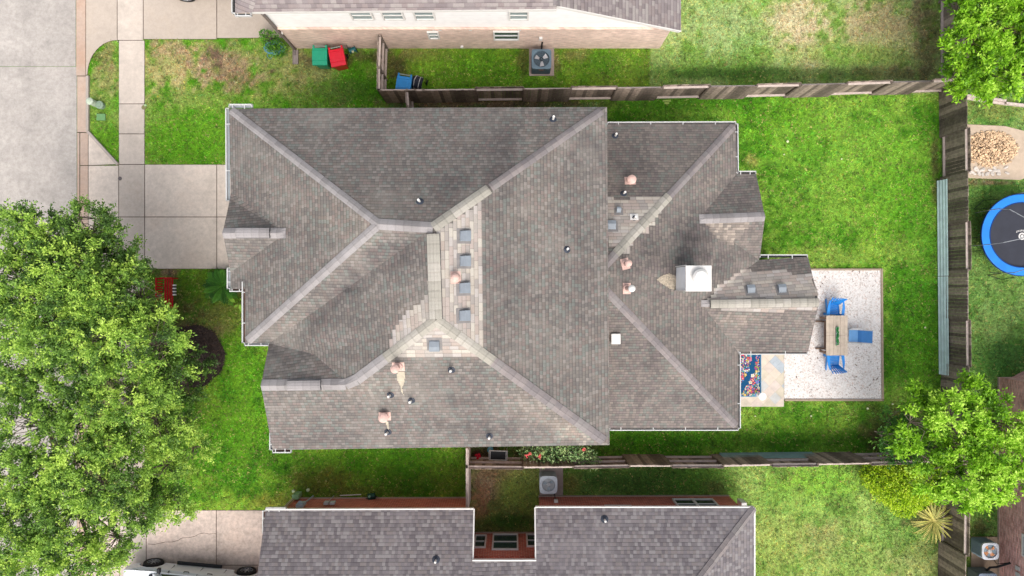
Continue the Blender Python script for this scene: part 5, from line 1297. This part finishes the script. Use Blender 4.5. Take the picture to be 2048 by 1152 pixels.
# ---- pickup trucks
def pickup(label, loc, rot, paint, boards=True):
    t = thing('pickup_truck', label, 'truck', loc, rot)
    mp_ = M('truck_paint', paint, .28, .02, 3, spec=.5); mtr = M('truck_black_trim', C(34, 36, 40), .5)
    W_ = .98; fx, rx_, wr = -1.95, 2.0, .40
    prof = [(-2.88, .55), (-2.9, .8), (-2.82, 1.02), (-2.5, 1.12), (-1.35, 1.2), (-1.2, 1.22), (2.95, 1.28), (3.0, .7), (2.95, .5)]
    arch = lambda cx: [(cx + .5 * math.cos(a), .42 + .5 * math.sin(a)) for a in [PI * i / 8 for i in range(9)]]
    prof += [(2.5, .45)] + [(x, max(.3, z)) for x, z in arch(rx_)] + [(fx + .5, .34)] + [(x, max(.36, z)) for x, z in arch(fx)][1:] + [(-2.6, .4)]
    mb = MB(); n = len(prof)
    def yw(x, z):   # half width with tumblehome and nose taper
        k_ = 1 - max(0, (-2.2 - x)) * .22; k_ -= max(0, z - .9) * .1; return W_ * k_
    L_ = [(x, yw(x, z), z) for x, z in prof]; Rr = [(x, -yw(x, z), z) for x, z in prof]
    mb.mesh(L_ + Rr, [tuple(reversed(range(n))), tuple(range(n, 2 * n))] + [(i, (i + 1) % n, n + (i + 1) % n, n + i) for i in range(n)])
    body = mb.build('body', mp_, t, bevel=.05)
    mb = MB()
    bot = [(-1.6, .9, 1.19), (1.25, .9, 1.22), (1.25, -.9, 1.22), (-1.6, -.9, 1.19)]; top = [(-.85, .70, 1.82), (1.05, .70, 1.86), (1.05, -.70, 1.86), (-.85, -.70, 1.82)]
    mb.mesh(bot + top, [(3, 2, 1, 0), (4, 5, 6, 7), (0, 1, 5, 4), (1, 2, 6, 5), (2, 3, 7, 6), (3, 0, 4, 7)]); mb.build('cabin', mp_, t, bevel=.05)
    mg = M('truck_tinted_glass', C(30, 40, 50), .08, .05, spec=.8)
    B_ = [Vector(p) for p in bot]; T_ = [Vector(p) for p in top]
    def q(a, b, c_, d, nm):
        mb = MB(); n_ = (b - a).cross(d - a).normalized(); cc = (a + b + c_ + d) / 4
        if n_.dot(cc - Vector((0, 0, 1.3))) < 0: n_ = -n_
        mb.mesh([p + (cc - p) * .0 + n_ * .006 for p in (a, b, c_, d)], [(0, 1, 2, 3)]); mb.build(nm, mg, t, solid=.004)
    def lerp(a, b, f): return a + (b - a) * f
    for s in (0, 1):
        b0, b1, t0, t1 = (B_[0], B_[1], T_[0], T_[1]) if s == 0 else (B_[3], B_[2], T_[3], T_[2])
        for f0, f1 in ((.12, .46), (.52, .92)):
            lo = lambda f: lerp(lerp(b0, b1, f), lerp(t0, t1, f), .08); hi = lambda f: lerp(lerp(b0, b1, f), lerp(t0, t1, f), .86)
            q(lo(f0), lo(f1), hi(f1), hi(max(f0, .1)), 'side_window')
    q(lerp(B_[0], B_[3], .06), lerp(B_[0], B_[3], .94), lerp(T_[0], T_[3], .94), lerp(T_[0], T_[3], .06), 'windscreen')
    q(lerp(B_[1], B_[2], .1), lerp(B_[1], B_[2], .9), lerp(T_[1], T_[2], .9), lerp(T_[1], T_[2], .1), 'rear_window')
    mb = MB(); mb.box((2.15, 0, 1.285), (1.6, 1.5, .02)); mb.build('bed_liner', mtr, t)
    mb = MB(); mb.mesh([(-1.72, -.8, 1.205), (-1.58, -.86, 1.24), (-1.58, .86, 1.24), (-1.72, .8, 1.205)], [(0, 1, 2, 3)]); mb.build('cowl', mtr, t, solid=.02)
    for s in (-1, 1):
        if boards: mb = MB(); mb.box((.0, s * 1.06, .42), (1.9, .15, .05)); mb.build('running_board', mtr, t, bevel=.02)
        mb = MB(); mb.box((-1.28, s * 1.05, 1.3), (.12, .2, .17)); mb.beam((-1.28, s * .86, 1.24), (-1.28, s * 1.0, 1.26), .06, .05); mb.build('mirror', mtr, t, bevel=.03)
        for x in (-.25, .72):
            mb = MB(); mb.tube([(x - .11, s * .94, 1.06), (x - .09, s * 1.0, 1.07), (x + .09, s * 1.0, 1.07), (x + .11, s * .94, 1.06)], .016, 8); mb.build('door_handle', mtr, t)
        for x in (-.98, .22, 1.2):
            mb = MB(); mb.box((x, s * .955, .85), (.012, .05, .62), rx=s * .1); mb.build('door_gap', mtr, t)
        mb = MB(); mb.box((-2.8, s * .66, .88), (.2, .3, .16)); mb.build('headlight', M('headlight_lens', C(210, 214, 220), .1), t, bevel=.02)
        mb = MB(); mb.box((2.96, s * .82, .95), (.1, .16, .34)); mb.build('tail_light', M('tail_light_lens', C(170, 20, 20), .2), t)
        mb = MB(); mb.box((-2.3, s * .86, 1.05), (.05, .05, .04)); mb.build('antenna_base', mtr, t)
        for x in (fx, rx_):
            wh = MB(); R90 = Matrix.Rotation(-s * PI / 2, 3, 'X')
            wh.lathe((x, s * .74, .40), [(.22, 0), (.395, .02), (.405, .06), (.405, .22), (.38, .27), (.26, .285), (.25, .26)], 28, 0, R90)
            o_ = wh.build('wheel', M('tyre_rubber', C(34, 34, 36), .8), t, smooth=False)
            wh = MB(); wh.lathe((x, s * .98, .40), [(.25, .0), (.255, .03), (.235, .035), (.225, 0.005)], 24, 0, R90)
            for i in range(8):
                a = i * PI / 4; wh.beam((x + .05 * math.cos(a), s * 1.005, .4 + .05 * math.sin(a)), (x + .23 * math.cos(a), s * .995, .4 + .23 * math.sin(a)), .055, .02)
            wh.lathe((x, s * .99, .40), [(.07, 0), (.07, .03), (.03, .04)], 14, 0, R90)
            wh.build('rim', M('alloy_rim', C(176, 180, 184), .35, .05, metal=.5), o_)
    mb = MB(); mb.box((-2.9, 0, .62), (.12, 1.6, .2)); mb.build('bumper', mtr, t, bevel=.03)
    return t
fw = w(308, 1123, .4); rw = w(494, 1140, .4); d = (rw - fw); ang = math.atan2(d.y, d.x); d.normalize(); nrm = Vector((-d.y, d.x, 0)); mid = (fw + rw) / 2 - nrm * 1.0 - d * .025
pickup('white pickup truck parked on the lower driveway, cut by the bottom edge', (mid.x, mid.y, .024), ang, (.62, .64, .67, 1))
fw = w(371, -3, .4)
pickup('dark parked vehicle at the top edge with only the rim of one wheel in view', (fw.x + 1.95, fw.y + 1.0, .024), 0, (.05, .055, .06, 1), False)

# ------------------------------------------------------------------ vegetation
def leaf_obj(name, base, dirs, size, wid, tint, mat, parent):
    """base Nx3, dirs Nx3 unit, size N, tint Nx3"""
    n = len(base); up = rng.normal(size=(n, 3)) * .55; up[:, 2] += 1
    side = np.cross(dirs, up); side /= np.linalg.norm(side, axis=1, keepdims=True) + 1e-9
    s = size[:, None]
    p0 = base; p1 = base + dirs * s * .45 + side * s * wid / 2; p2 = base + dirs * s; p3 = base + dirs * s * .45 - side * s * wid / 2
    co = np.stack([p0, p1, p2, p3], 1).reshape(-1, 3); f = np.arange(4 * n).reshape(-1, 4)
    me = bpy.data.meshes.new(name); np_mesh(me, co, f); set_attr(me, 'tint', np.repeat(tint, 4, 0)); me.materials.append(mat)
    o = bpy.data.objects.new(name, me); COL.objects.link(o); o.parent = parent
    return o
def leafmat(name, trans=.3, rough=.5):
    t = NT(name); at = t.add('ShaderNodeVertexColor', layer_name='tint').outputs[0]
    t.link(at, t.p.inputs['Base Color']); t.p.inputs['Roughness'].default_value = rough; t.p.inputs['Specular IOR Level'].default_value = .35
    tr = t.add('ShaderNodeBsdfTranslucent'); t.link(at, tr.inputs[0]); mx = t.add('ShaderNodeMixShader'); mx.inputs[0].default_value = trans
    t.link(t.p.outputs[0], mx.inputs[1]); t.link(tr.outputs[0], mx.inputs[2]); t.link(mx.outputs[0], t.out.inputs[0]); return t.m
m_leaf = leafmat('leaf', .3)
m_bark = M('grey_bark', C(150, 136, 122), .9, .2, 6)
m_barkd = M('brown_bark', C(110, 92, 78), .9, .25, 6)
def randdir(n, up=0.0):
    v = rng.normal(size=(n, 3)); v[:, 2] += up; return v / np.linalg.norm(v, axis=1, keepdims=True)
def c3(*a): return np.array(C(*a)[:3]) * 1.3
def tree(label, basepx, lobes, pal, leaf=.092, wid=.5, cat='tree', sprigs=11, per=20, clus=50, sprig_len=.5, trunk_r=.18, fork=2.2, bark=None, name='oak_tree', group=None, twig_r=.012):
    b = w(*basepx); t = thing(name, label, cat, b, 0, group); bark = bark or m_bark
    pal = [c3(*p) for p in pal]; LB, LD, LS, LT = [], [], [], []
    tr = MB(); top = Vector((0, 0, fork)); tr.tube([(0, 0, -.1), (0, 0, .25), (.03, .02, fork * .6), top], [trunk_r * 1.35, trunk_r * 1.05, trunk_r * .9, trunk_r * .85], 12)
    for L in lobes:
        px, py, z, rpx = L[:4]; bright = (L[4] if len(L) > 4 else 0.0) + rng.normal() * .07
        c = w(px, py, z) - b; r = rpx * kz(z) * S
        mid = (top + c) / 2 + Vector((rng.normal() * .25, rng.normal() * .25, -.3)); rt = max(.03, trunk_r * .42 * min(1, r / 1.3))
        hub = c - Vector((0, 0, r * .75))
        tr.tube([top, mid, hub], [rt * 1.5, rt * 1.05, rt * .7], 7)
        n = max(5, int(clus * (r / 1.4) ** 2)); v = randdir(n, .45); rad = r * (rng.uniform(.35, 1.0, n) ** .55)
        cen = np.array(c) + v * rad[:, None] * np.array([1, 1, .62])
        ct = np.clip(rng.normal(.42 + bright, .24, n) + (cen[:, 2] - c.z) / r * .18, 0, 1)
        for i in range(n):
            e = Vector(cen[i]); m1 = (hub + e) / 2 + Vector((rng.normal() * .22, rng.normal() * .22, rng.normal() * .15))
            tr.tube([hub, m1, e], [min(rt * .35, .022), twig_r, twig_r * .6], 4, cap=False)
        out = v * .8 + np.array([0, 0, .25])
        sd_ = np.repeat(out, sprigs, 0) + rng.normal(size=(n * sprigs, 3)) * .75; sd_ /= np.linalg.norm(sd_, axis=1, keepdims=True)
        sl = sprig_len * rng.uniform(.5, 1.15, n * sprigs); so = np.repeat(cen, sprigs, 0); st = np.repeat(ct, sprigs) + rng.normal(0, .1, n * sprigs)
        q = rng.uniform(.1, 1, (n * sprigs, per)); P = so[:, None] + sd_[:, None] * (sl[:, None] * q)[..., None] + rng.normal(size=(n * sprigs, per, 3)) * .035
        D = sd_[:, None] * .6 + rng.normal(size=(n * sprigs, per, 3)) * .75; D /= np.linalg.norm(D, axis=2, keepdims=True)
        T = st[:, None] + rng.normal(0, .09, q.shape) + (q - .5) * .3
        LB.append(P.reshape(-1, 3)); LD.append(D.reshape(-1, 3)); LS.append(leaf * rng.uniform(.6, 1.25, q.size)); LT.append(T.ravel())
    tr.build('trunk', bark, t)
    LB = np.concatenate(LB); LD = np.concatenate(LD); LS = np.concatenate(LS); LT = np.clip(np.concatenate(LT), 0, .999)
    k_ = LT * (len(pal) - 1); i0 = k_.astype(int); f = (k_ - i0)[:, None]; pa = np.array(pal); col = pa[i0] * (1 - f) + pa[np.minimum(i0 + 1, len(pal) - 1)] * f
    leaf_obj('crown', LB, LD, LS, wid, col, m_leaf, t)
    print(label[:30], 'leaves', len(LB)); return t
oak = [(62, 90, 40), (92, 130, 54), (124, 162, 66), (158, 196, 78), (194, 222, 98)]
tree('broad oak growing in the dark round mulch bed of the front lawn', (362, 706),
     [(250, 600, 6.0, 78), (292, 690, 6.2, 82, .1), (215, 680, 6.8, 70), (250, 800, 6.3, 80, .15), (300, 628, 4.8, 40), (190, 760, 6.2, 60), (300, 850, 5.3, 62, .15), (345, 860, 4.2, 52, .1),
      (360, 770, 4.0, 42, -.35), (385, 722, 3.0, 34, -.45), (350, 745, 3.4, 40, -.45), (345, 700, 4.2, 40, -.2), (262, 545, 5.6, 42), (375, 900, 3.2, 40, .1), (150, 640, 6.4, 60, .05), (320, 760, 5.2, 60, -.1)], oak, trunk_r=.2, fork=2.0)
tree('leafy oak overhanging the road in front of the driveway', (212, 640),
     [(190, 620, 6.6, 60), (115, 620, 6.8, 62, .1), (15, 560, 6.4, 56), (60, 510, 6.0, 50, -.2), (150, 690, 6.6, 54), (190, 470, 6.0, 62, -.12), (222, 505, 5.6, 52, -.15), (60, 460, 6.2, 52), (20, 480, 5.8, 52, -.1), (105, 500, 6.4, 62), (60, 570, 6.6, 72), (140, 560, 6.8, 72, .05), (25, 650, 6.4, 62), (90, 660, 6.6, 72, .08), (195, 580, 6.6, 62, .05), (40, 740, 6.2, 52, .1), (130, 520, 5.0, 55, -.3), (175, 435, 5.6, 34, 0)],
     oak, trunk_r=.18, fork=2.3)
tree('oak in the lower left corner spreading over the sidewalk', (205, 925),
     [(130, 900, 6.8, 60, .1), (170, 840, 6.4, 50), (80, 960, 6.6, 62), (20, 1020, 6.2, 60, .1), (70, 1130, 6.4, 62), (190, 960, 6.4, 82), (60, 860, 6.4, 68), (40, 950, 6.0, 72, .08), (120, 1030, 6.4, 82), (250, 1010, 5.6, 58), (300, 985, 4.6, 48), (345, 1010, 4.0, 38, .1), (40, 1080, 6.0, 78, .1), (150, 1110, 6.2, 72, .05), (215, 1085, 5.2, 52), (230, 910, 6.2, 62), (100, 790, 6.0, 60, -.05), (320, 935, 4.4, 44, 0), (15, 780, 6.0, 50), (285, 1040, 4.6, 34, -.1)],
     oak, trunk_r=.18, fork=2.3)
lime = [(76, 120, 20), (108, 160, 26), (136, 188, 36), (164, 212, 54), (194, 230, 90)]
tree('bright yellow green tree in the top right corner', (1985, 80),
     [(1960, 60, 4.8, 52), (1925, 130, 4.4, 40), (1990, 130, 4.8, 58), (2030, 60, 5.0, 58), (1930, 20, 4.8, 40, -.1), (2000, 5, 5.0, 52), (2040, 140, 4.4, 48), (1960, 165, 3.8, 36, .05), (2000, 190, 3.4, 24), (1910, 95, 4.0, 28), (1920, 160, 3.6, 26), (2060, 0, 5, 60), (1945, 95, 5.0, 46, .1), (2080, 100, 4.6, 60)],
     lime, leaf=.13, wid=.45, name='leafy_tree', trunk_r=.14, sprig_len=.36, per=14, bark=m_barkd)
tree('bright lime green tree spreading over the fence corner at the lower right', (1905, 905),
     [(1900, 830, 4.8, 52), (1840, 850, 4.4, 48, -.05), (1960, 840, 4.8, 52), (2010, 850, 4.8, 52, .05), (1990, 915, 5.0, 58, .1), (1925, 900, 4.6, 50, 0), (1870, 910, 4.2, 38, -.05), (1950, 960, 4.8, 55, .15), (2020, 960, 4.8, 52, .15), (1870, 950, 4.0, 42, .1), (1850, 800, 4.2, 32, -.1), (1945, 790, 4.4, 36, -.1), (1910, 985, 4.2, 38, .15), (2060, 900, 4.8, 50), (1800, 880, 3.8, 28, -.1)],
     lime, leaf=.125, wid=.45, name='leafy_tree', trunk_r=.13, fork=1.8, sprig_len=.36, per=14)
dk = [(40, 78, 30), (64, 114, 40), (94, 150, 52), (130, 180, 70)]
tree('dark green shrubby tree leaning over the lower fence', (1800, 885), [(1790, 880, 2.6, 34, -.1), (1815, 905, 2.4, 30), (1765, 870, 2.0, 22, -.1), (1810, 860, 2.6, 28, -.1), (1840, 905, 2.6, 28), (1785, 840, 2.2, 20, -.1)], dk, leaf=.12, name='shrub_tree', cat='shrub', trunk_r=.06, fork=.8, per=9, clus=34)
def bush(label, basepx, blobs, pal, leaf, n_per_m2, name='bush', wid=.55, shell=True, stems=True, flat=.8):
    b = w(*basepx); t = thing(name, label, 'bush', b); LB, LD, LT = [], [], []; pal_ = np.array([c3(*p) for p in pal]); tr = MB()
    for px, py, z, rpx, hz in blobs:
        c = w(px, py, z) - b; r = rpx * kz(z) * S; n = int(n_per_m2 * 4 * r * r); v = randdir(n, .35)
        q = rng.uniform(.75, 1.0, n) if shell else rng.uniform(.2, 1.0, n) ** .6
        bump = 1 + .09 * np.sin(v[:, 0] * 13 + px) * np.sin(v[:, 1] * 12 + py) + .05 * np.sin(v[:, 0] * 29) * np.sin(v[:, 1] * 27 + px)
        P = np.array(c) + v * (q * bump)[:, None] * np.array([r, r, hz]); LB.append(P)
        D = v * .35 + rng.normal(size=(n, 3)) * .8; D /= np.linalg.norm(D, axis=1, keepdims=True); LD.append(D)
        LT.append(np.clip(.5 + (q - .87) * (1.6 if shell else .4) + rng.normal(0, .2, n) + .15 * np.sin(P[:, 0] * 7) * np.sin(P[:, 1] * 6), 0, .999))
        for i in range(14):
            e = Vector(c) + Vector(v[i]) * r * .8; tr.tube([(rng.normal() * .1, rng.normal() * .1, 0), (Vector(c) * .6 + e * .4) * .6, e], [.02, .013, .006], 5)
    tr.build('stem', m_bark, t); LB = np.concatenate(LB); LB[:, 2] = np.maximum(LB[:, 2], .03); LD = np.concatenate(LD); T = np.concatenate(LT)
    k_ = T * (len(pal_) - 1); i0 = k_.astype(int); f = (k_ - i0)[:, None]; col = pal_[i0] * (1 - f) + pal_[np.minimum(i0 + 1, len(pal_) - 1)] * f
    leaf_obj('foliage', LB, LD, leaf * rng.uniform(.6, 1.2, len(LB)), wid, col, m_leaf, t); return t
bush('clipped golden green bush bulging below the fence beside the lime green tree', (1800, 975), [(1790, 965, .8, 52, .9), (1816, 978, .8, 44, .8), (1760, 950, .6, 38, .8), (1808, 1000, .5, 34, .6), (1845, 972, .6, 34, .7), (1870, 960, .8, 34, .9), (1840, 955, 1.0, 48, .8)],
     [(56, 76, 8), (112, 150, 14), (156, 196, 24), (190, 218, 40), (210, 226, 80)], .09, 1100)
bush('small green shrub under the hose at the pink brick corner', (545, 85), [(543, 82, .45, 20, .45), (553, 98, .35, 17, .35), (532, 72, .5, 12, .45), (562, 100, .3, 13, .3)], [(26, 64, 16), (56, 112, 30), (92, 156, 40), (150, 190, 60)], .08, 800)
bs = bush('straggly flowering shrub between the main roof edge and the lower fence', (1110, 900), [(1075, 900, 1.2, 24, .5), (1105, 903, 1.3, 28, .5), (1140, 900, 1.4, 28, .5), (1170, 912, 1.2, 24, .4), (1090, 918, 1.0, 18, .3), (1185, 922, 1.0, 18, .3), (1050, 905, .9, 14, .3)],
          [(60, 90, 54), (96, 134, 80), (136, 170, 104), (176, 200, 134), (200, 216, 150)], .13, 300, 'flowering_shrub', .4, shell=False)
r_ = random.Random(31); mbf = MB()
for px, py in ((1053, 913), (1080, 912), (1060, 908), (1168, 899), (1078, 915)):
    c0 = w(px, py, 1.6) - w(1110, 900)
    for i in range(12):
        a = r_.uniform(0, 6.28); d = Vector((math.cos(a), math.sin(a), r_.uniform(0, .5))) * .035; s = Vector((-d.y, d.x, 0)) * .6; c = c0 + Vector((r_.uniform(-.06, .06), r_.uniform(-.06, .06), r_.uniform(-.03, .03))); mbf.face([c - d, c + s, c + d, c - s])
mbf.build('blossom', M('coral_blossom', C(226, 92, 92), .6), bs)
def rosette(label, px, py, n, L, wid, cols, h=.35, rise=.6, leaflets=False, name='palm_plant', seed=2):
    t = thing(name, label, 'plant', w(px, py)); r_ = random.Random(seed); mb = MB()
    for i in range(n):
        a = i * 2.399 + r_.uniform(-.1, .1); el_ = r_.uniform(.15, 1.15); l_ = L * r_.uniform(.8, 1.05) ; e = Vector((math.cos(a), math.sin(a), 0)); s = Vector((-math.sin(a), math.cos(a), 0)); pts = []; segs = 8
        for k_ in range(segs + 1):
            f = k_ / segs; rr_ = l_ * math.sin(min(1.3, f * 1.2)) / .93 * (math.cos(el_ * .6)); z = h + l_ * (math.sin(el_) * f - .55 * f * f) * rise; pts.append(e * rr_ + Vector((0, 0, max(.03, z))))
        if leaflets:
            mb.tube(pts, .008, 4, i % len(cols))
            for k_ in range(1, segs):
                for q_ in range(5):
                    p = pts[k_].lerp(pts[k_ + 1], q_ / 5); f = (k_ + q_ / 5) / segs; ll = .2 * math.sin(PI * min(1, f + .12)) + .02
                    for sg in (-1, 1):
                        d = s * sg * .75 * ll + e * ll * .6; mb.face([p, p + d * .5 + e * .008, p + d + Vector((0, 0, -.02)), p + d * .5 - e * .008], i % len(cols))
        else:
            for k_ in range(segs):
                f0, f1 = k_ / segs, (k_ + 1) / segs; w0 = wid * math.sin(PI * (f0 * .85 + .12)); w1 = wid * math.sin(PI * (f1 * .85 + .12)) if k_ < segs - 1 else .002
                g_ = Vector((0, 0, .012))
                for sg in (-1, 1):
                    mb.face([pts[k_], pts[k_ + 1], pts[k_ + 1] + s * sg * w1 + g_, pts[k_] + s * sg * w0 + g_], i % len(cols))
                    mb.face([pts[k_] + s * sg * w0 * .62 + g_ * 1.6, pts[k_ + 1] + s * sg * w1 * .62 + g_ * 1.6, pts[k_ + 1] + s * sg * w1 * 1.02 + g_ * 1.6, pts[k_] + s * sg * w0 * 1.02 + g_ * 1.6], len(cols))
    ms = [M('frond', c_, .5, .15, 10) for c_ in cols] + ([M('frond_margin', C(220, 206, 116), .5)] if not leaflets else [])
    mb.build('fronds', ms, t); mb = MB(); mb.lathe((0, 0, 0), [(.12, 0), (.13, h * .7), (.06, h)], 12); mb.build('trunk', m_barkd, t); return t
rosette('yellow striped spiky plant beside the lower right fence', 1850, 1032, 36, 1.1, .034, [C(120, 146, 60), C(180, 180, 84), C(200, 196, 104), C(140, 150, 66)], name='spiky_plant', h=.6)
rosette('dark green sago palm under the gutter corner of the middle house', 452, 572, 44, .95, .03, [C(62, 118, 34), C(84, 144, 44), C(46, 92, 28)], leaflets=True, name='sago_palm', seed=4)
# broad leaves under the front gutter
t = thing('broad_leaf_plant', 'plant with a few big pale green leaves under the front gutter', 'plant', w(478, 605)); mb = MB()
for px, py, a, L in ((464, 600, 2.6, .36), (481, 616, 4.9, .34), (472, 612, 3.6, .2), (484, 600, 5.6, .2)):
    c = w(px, py, .35) - w(478, 605); e = Vector((math.cos(a), math.sin(a), -.1)) * L * .5; s = Vector((-e.y, e.x, 0)) * .5
    mb.face([c - e, c - e * .3 + s * .9, c + e * .5 + s * .7, c + e * 1.1, c + e * .5 - s * .7, c - e * .3 - s * .9]); mb.tube([(0, 0, 0), c - e], .008, 5)
mb.build('leaf', M('broad_leaf', C(132, 176, 60), .5), t)

# ---- grass blades and clover-like weeds over the lawns
def tufts(name, n, x0, y0, x1, y1, blade, wid, seed, per=3, bright=1.15, extra=None):
    r2 = np.random.default_rng(seed); px = r2.uniform(x0, x1, n); py = r2.uniform(y0, y1, n); keep = np.ones(n, bool)
    for p in HARD:
        q = np.array(p); m_ = (px > q[:, 0].min() - 3) & (px < q[:, 0].max() + 3) & (py > q[:, 1].min() - 3) & (py < q[:, 1].max() + 3)
        if m_.any():
            idx_ = np.where(m_)[0]; ins = pip(px[idx_], py[idx_], p); keep[idx_[ins]] = False
    keep &= ~(px < 178)
    for r_x in ((590, -200, 1319, 97), (593, 997, 936, 1300), (1078, 992, 1476, 1300), (936, 1065, 1078, 1300), (1996, 755, 2400, 1300), (590, 300, 1165, 815), (1165, 300, 1415, 812)):
        keep &= ~((px > r_x[0]) & (px < r_x[2]) & (py > r_x[1]) & (py < r_x[3]))
    px = px[keep]; py = py[keep]
    if extra is not None:
        k2 = extra(px, py, r2); px = px[k2]; py = py[k2]
    base = ground_color(px, py); m = len(px); tv = r2.uniform(.55, 1.45, m) * (.25 + 1.5 * fbm(px / 5.5, py / 5.5, 41, 3)) * (.7 + .6 * fbm(px / 22, py / 22, 43, 2))
    hue = np.array([[1.3, 1.0, .9]]) ** r2.normal(0, .8, (m, 1)); base = base * tv[:, None] * hue
    dead = r2.random(m) < .05 + .1 * (vnoise(px / 30, py / 30, 8) > .6); base[dead] = np.array(C(178, 168, 104)[:3]) * tv[dead][:, None]
    col = np.repeat(base, per, 0) * r2.uniform(.8, 1.25, (m * per, 1)) * bright
    # dead blades
    X = (px - 1024) * S; Y = (576 - py) * S; B0 = np.stack([X, Y, np.full(m, .0)], 1); B0 = np.repeat(B0, per, 0) + np.concatenate([r2.normal(0, .02, (m * per, 2)), np.zeros((m * per, 1))], 1)
    a = r2.uniform(0, 2 * PI, m * per); tilt = r2.uniform(.25, 1.2, m * per); d = np.stack([np.cos(a) * np.cos(tilt), np.sin(a) * np.cos(tilt), np.sin(tilt)], 1); L = blade * r2.uniform(.5, 1.3, m * per)
    s_ = np.stack([-np.sin(a), np.cos(a), np.zeros_like(a)], 1) * (wid * r2.uniform(.7, 1.3, m * per))[:, None]
    co = np.stack([B0 - s_ * .5, B0 + s_ * .5, B0 + d * L[:, None]], 1).reshape(-1, 3); f = np.arange(len(co)).reshape(-1, 3)
    me = bpy.data.meshes.new(name); np_mesh(me, co, f); set_attr(me, 'tint', np.repeat(np.clip(col, 0, .8), 3, 0)); me.materials.append(m_gleaf)
    o = bpy.data.objects.new(name, me); COL.objects.link(o); return struct(o, 'stuff')
m_gleaf = leafmat('grass_blade', .25, .7)
tufts('grass', 260000, 165, -20, 2080, 1180, .075, .024, 3, 3)
def weedy(px, py, r2):
    n = fbm(px / 16, py / 16, 77, 3); n2 = vnoise(px / 120, py / 120, 5)
    front = (px > 300) & (px < 560) & (py > 530) & (py < 1000); back = (px > 1200) & (px < 1880) & (py > 200) & (py < 910)
    return (n > .52) & (front | (back & (n2 > .5)) | ((n > .66)))
tufts('clover', 110000, 165, -20, 2080, 1180, .06, .06, 9, 3, 1.25, weedy)
# small pale flowers / bits on the lawns
mb = MB(); r_ = random.Random(21)
for px, py, s_ in ((1575, 283, .055), (1568, 309, .03), (1735, 817, .05), (1785, 808, .04), (1622, 832, .04), (1683, 318, .035), (1510, 832, .03), (1850, 655, .04)):
    mb.lathe(w(px, py, .05), [(s_, 0), (s_, .02), (s_ * .4, .03)], 10)
tag(mb.build('x', m_offwhite), '', '') if False else struct(mb.build('fallen_petals', M('pale_petal', C(226, 232, 186), .8)), 'stuff')
t = thing('stepping_block', 'pale yellow green plastic piece on the grass by the top fence', 'block', w(1333, 204)); mb = MB(); mb.box((0, .04, .04), (.34, .07, .05)); mb.box((0, -.06, .04), (.2, .07, .05)); mb.build('body', M('lime_plastic', C(166, 190, 96), .6), t)
for px in (1682, 1632):
    mb = MB(); mb.box(w(px, 905.5, .05), (.42 if px > 1650 else .22, .09, .06)); tag(mb.build('fence_block', M('lime_block', C(170, 190, 110), .8), bevel=.01), 'larger pale green block at the foot of the lower fence' if px > 1650 else 'smaller pale green block at the foot of the lower fence', 'block')

# ------------------------------------------------------------------ put each root at its thing's base
for o, c in ((house, (0, 0)), (hn, (-70, 600)), (hsn, (10, -600)), (he, (1050, -500))):
    v = u(c[0], c[1]); o.location = v
    for ch in o.children: ch.location = ch.location - v
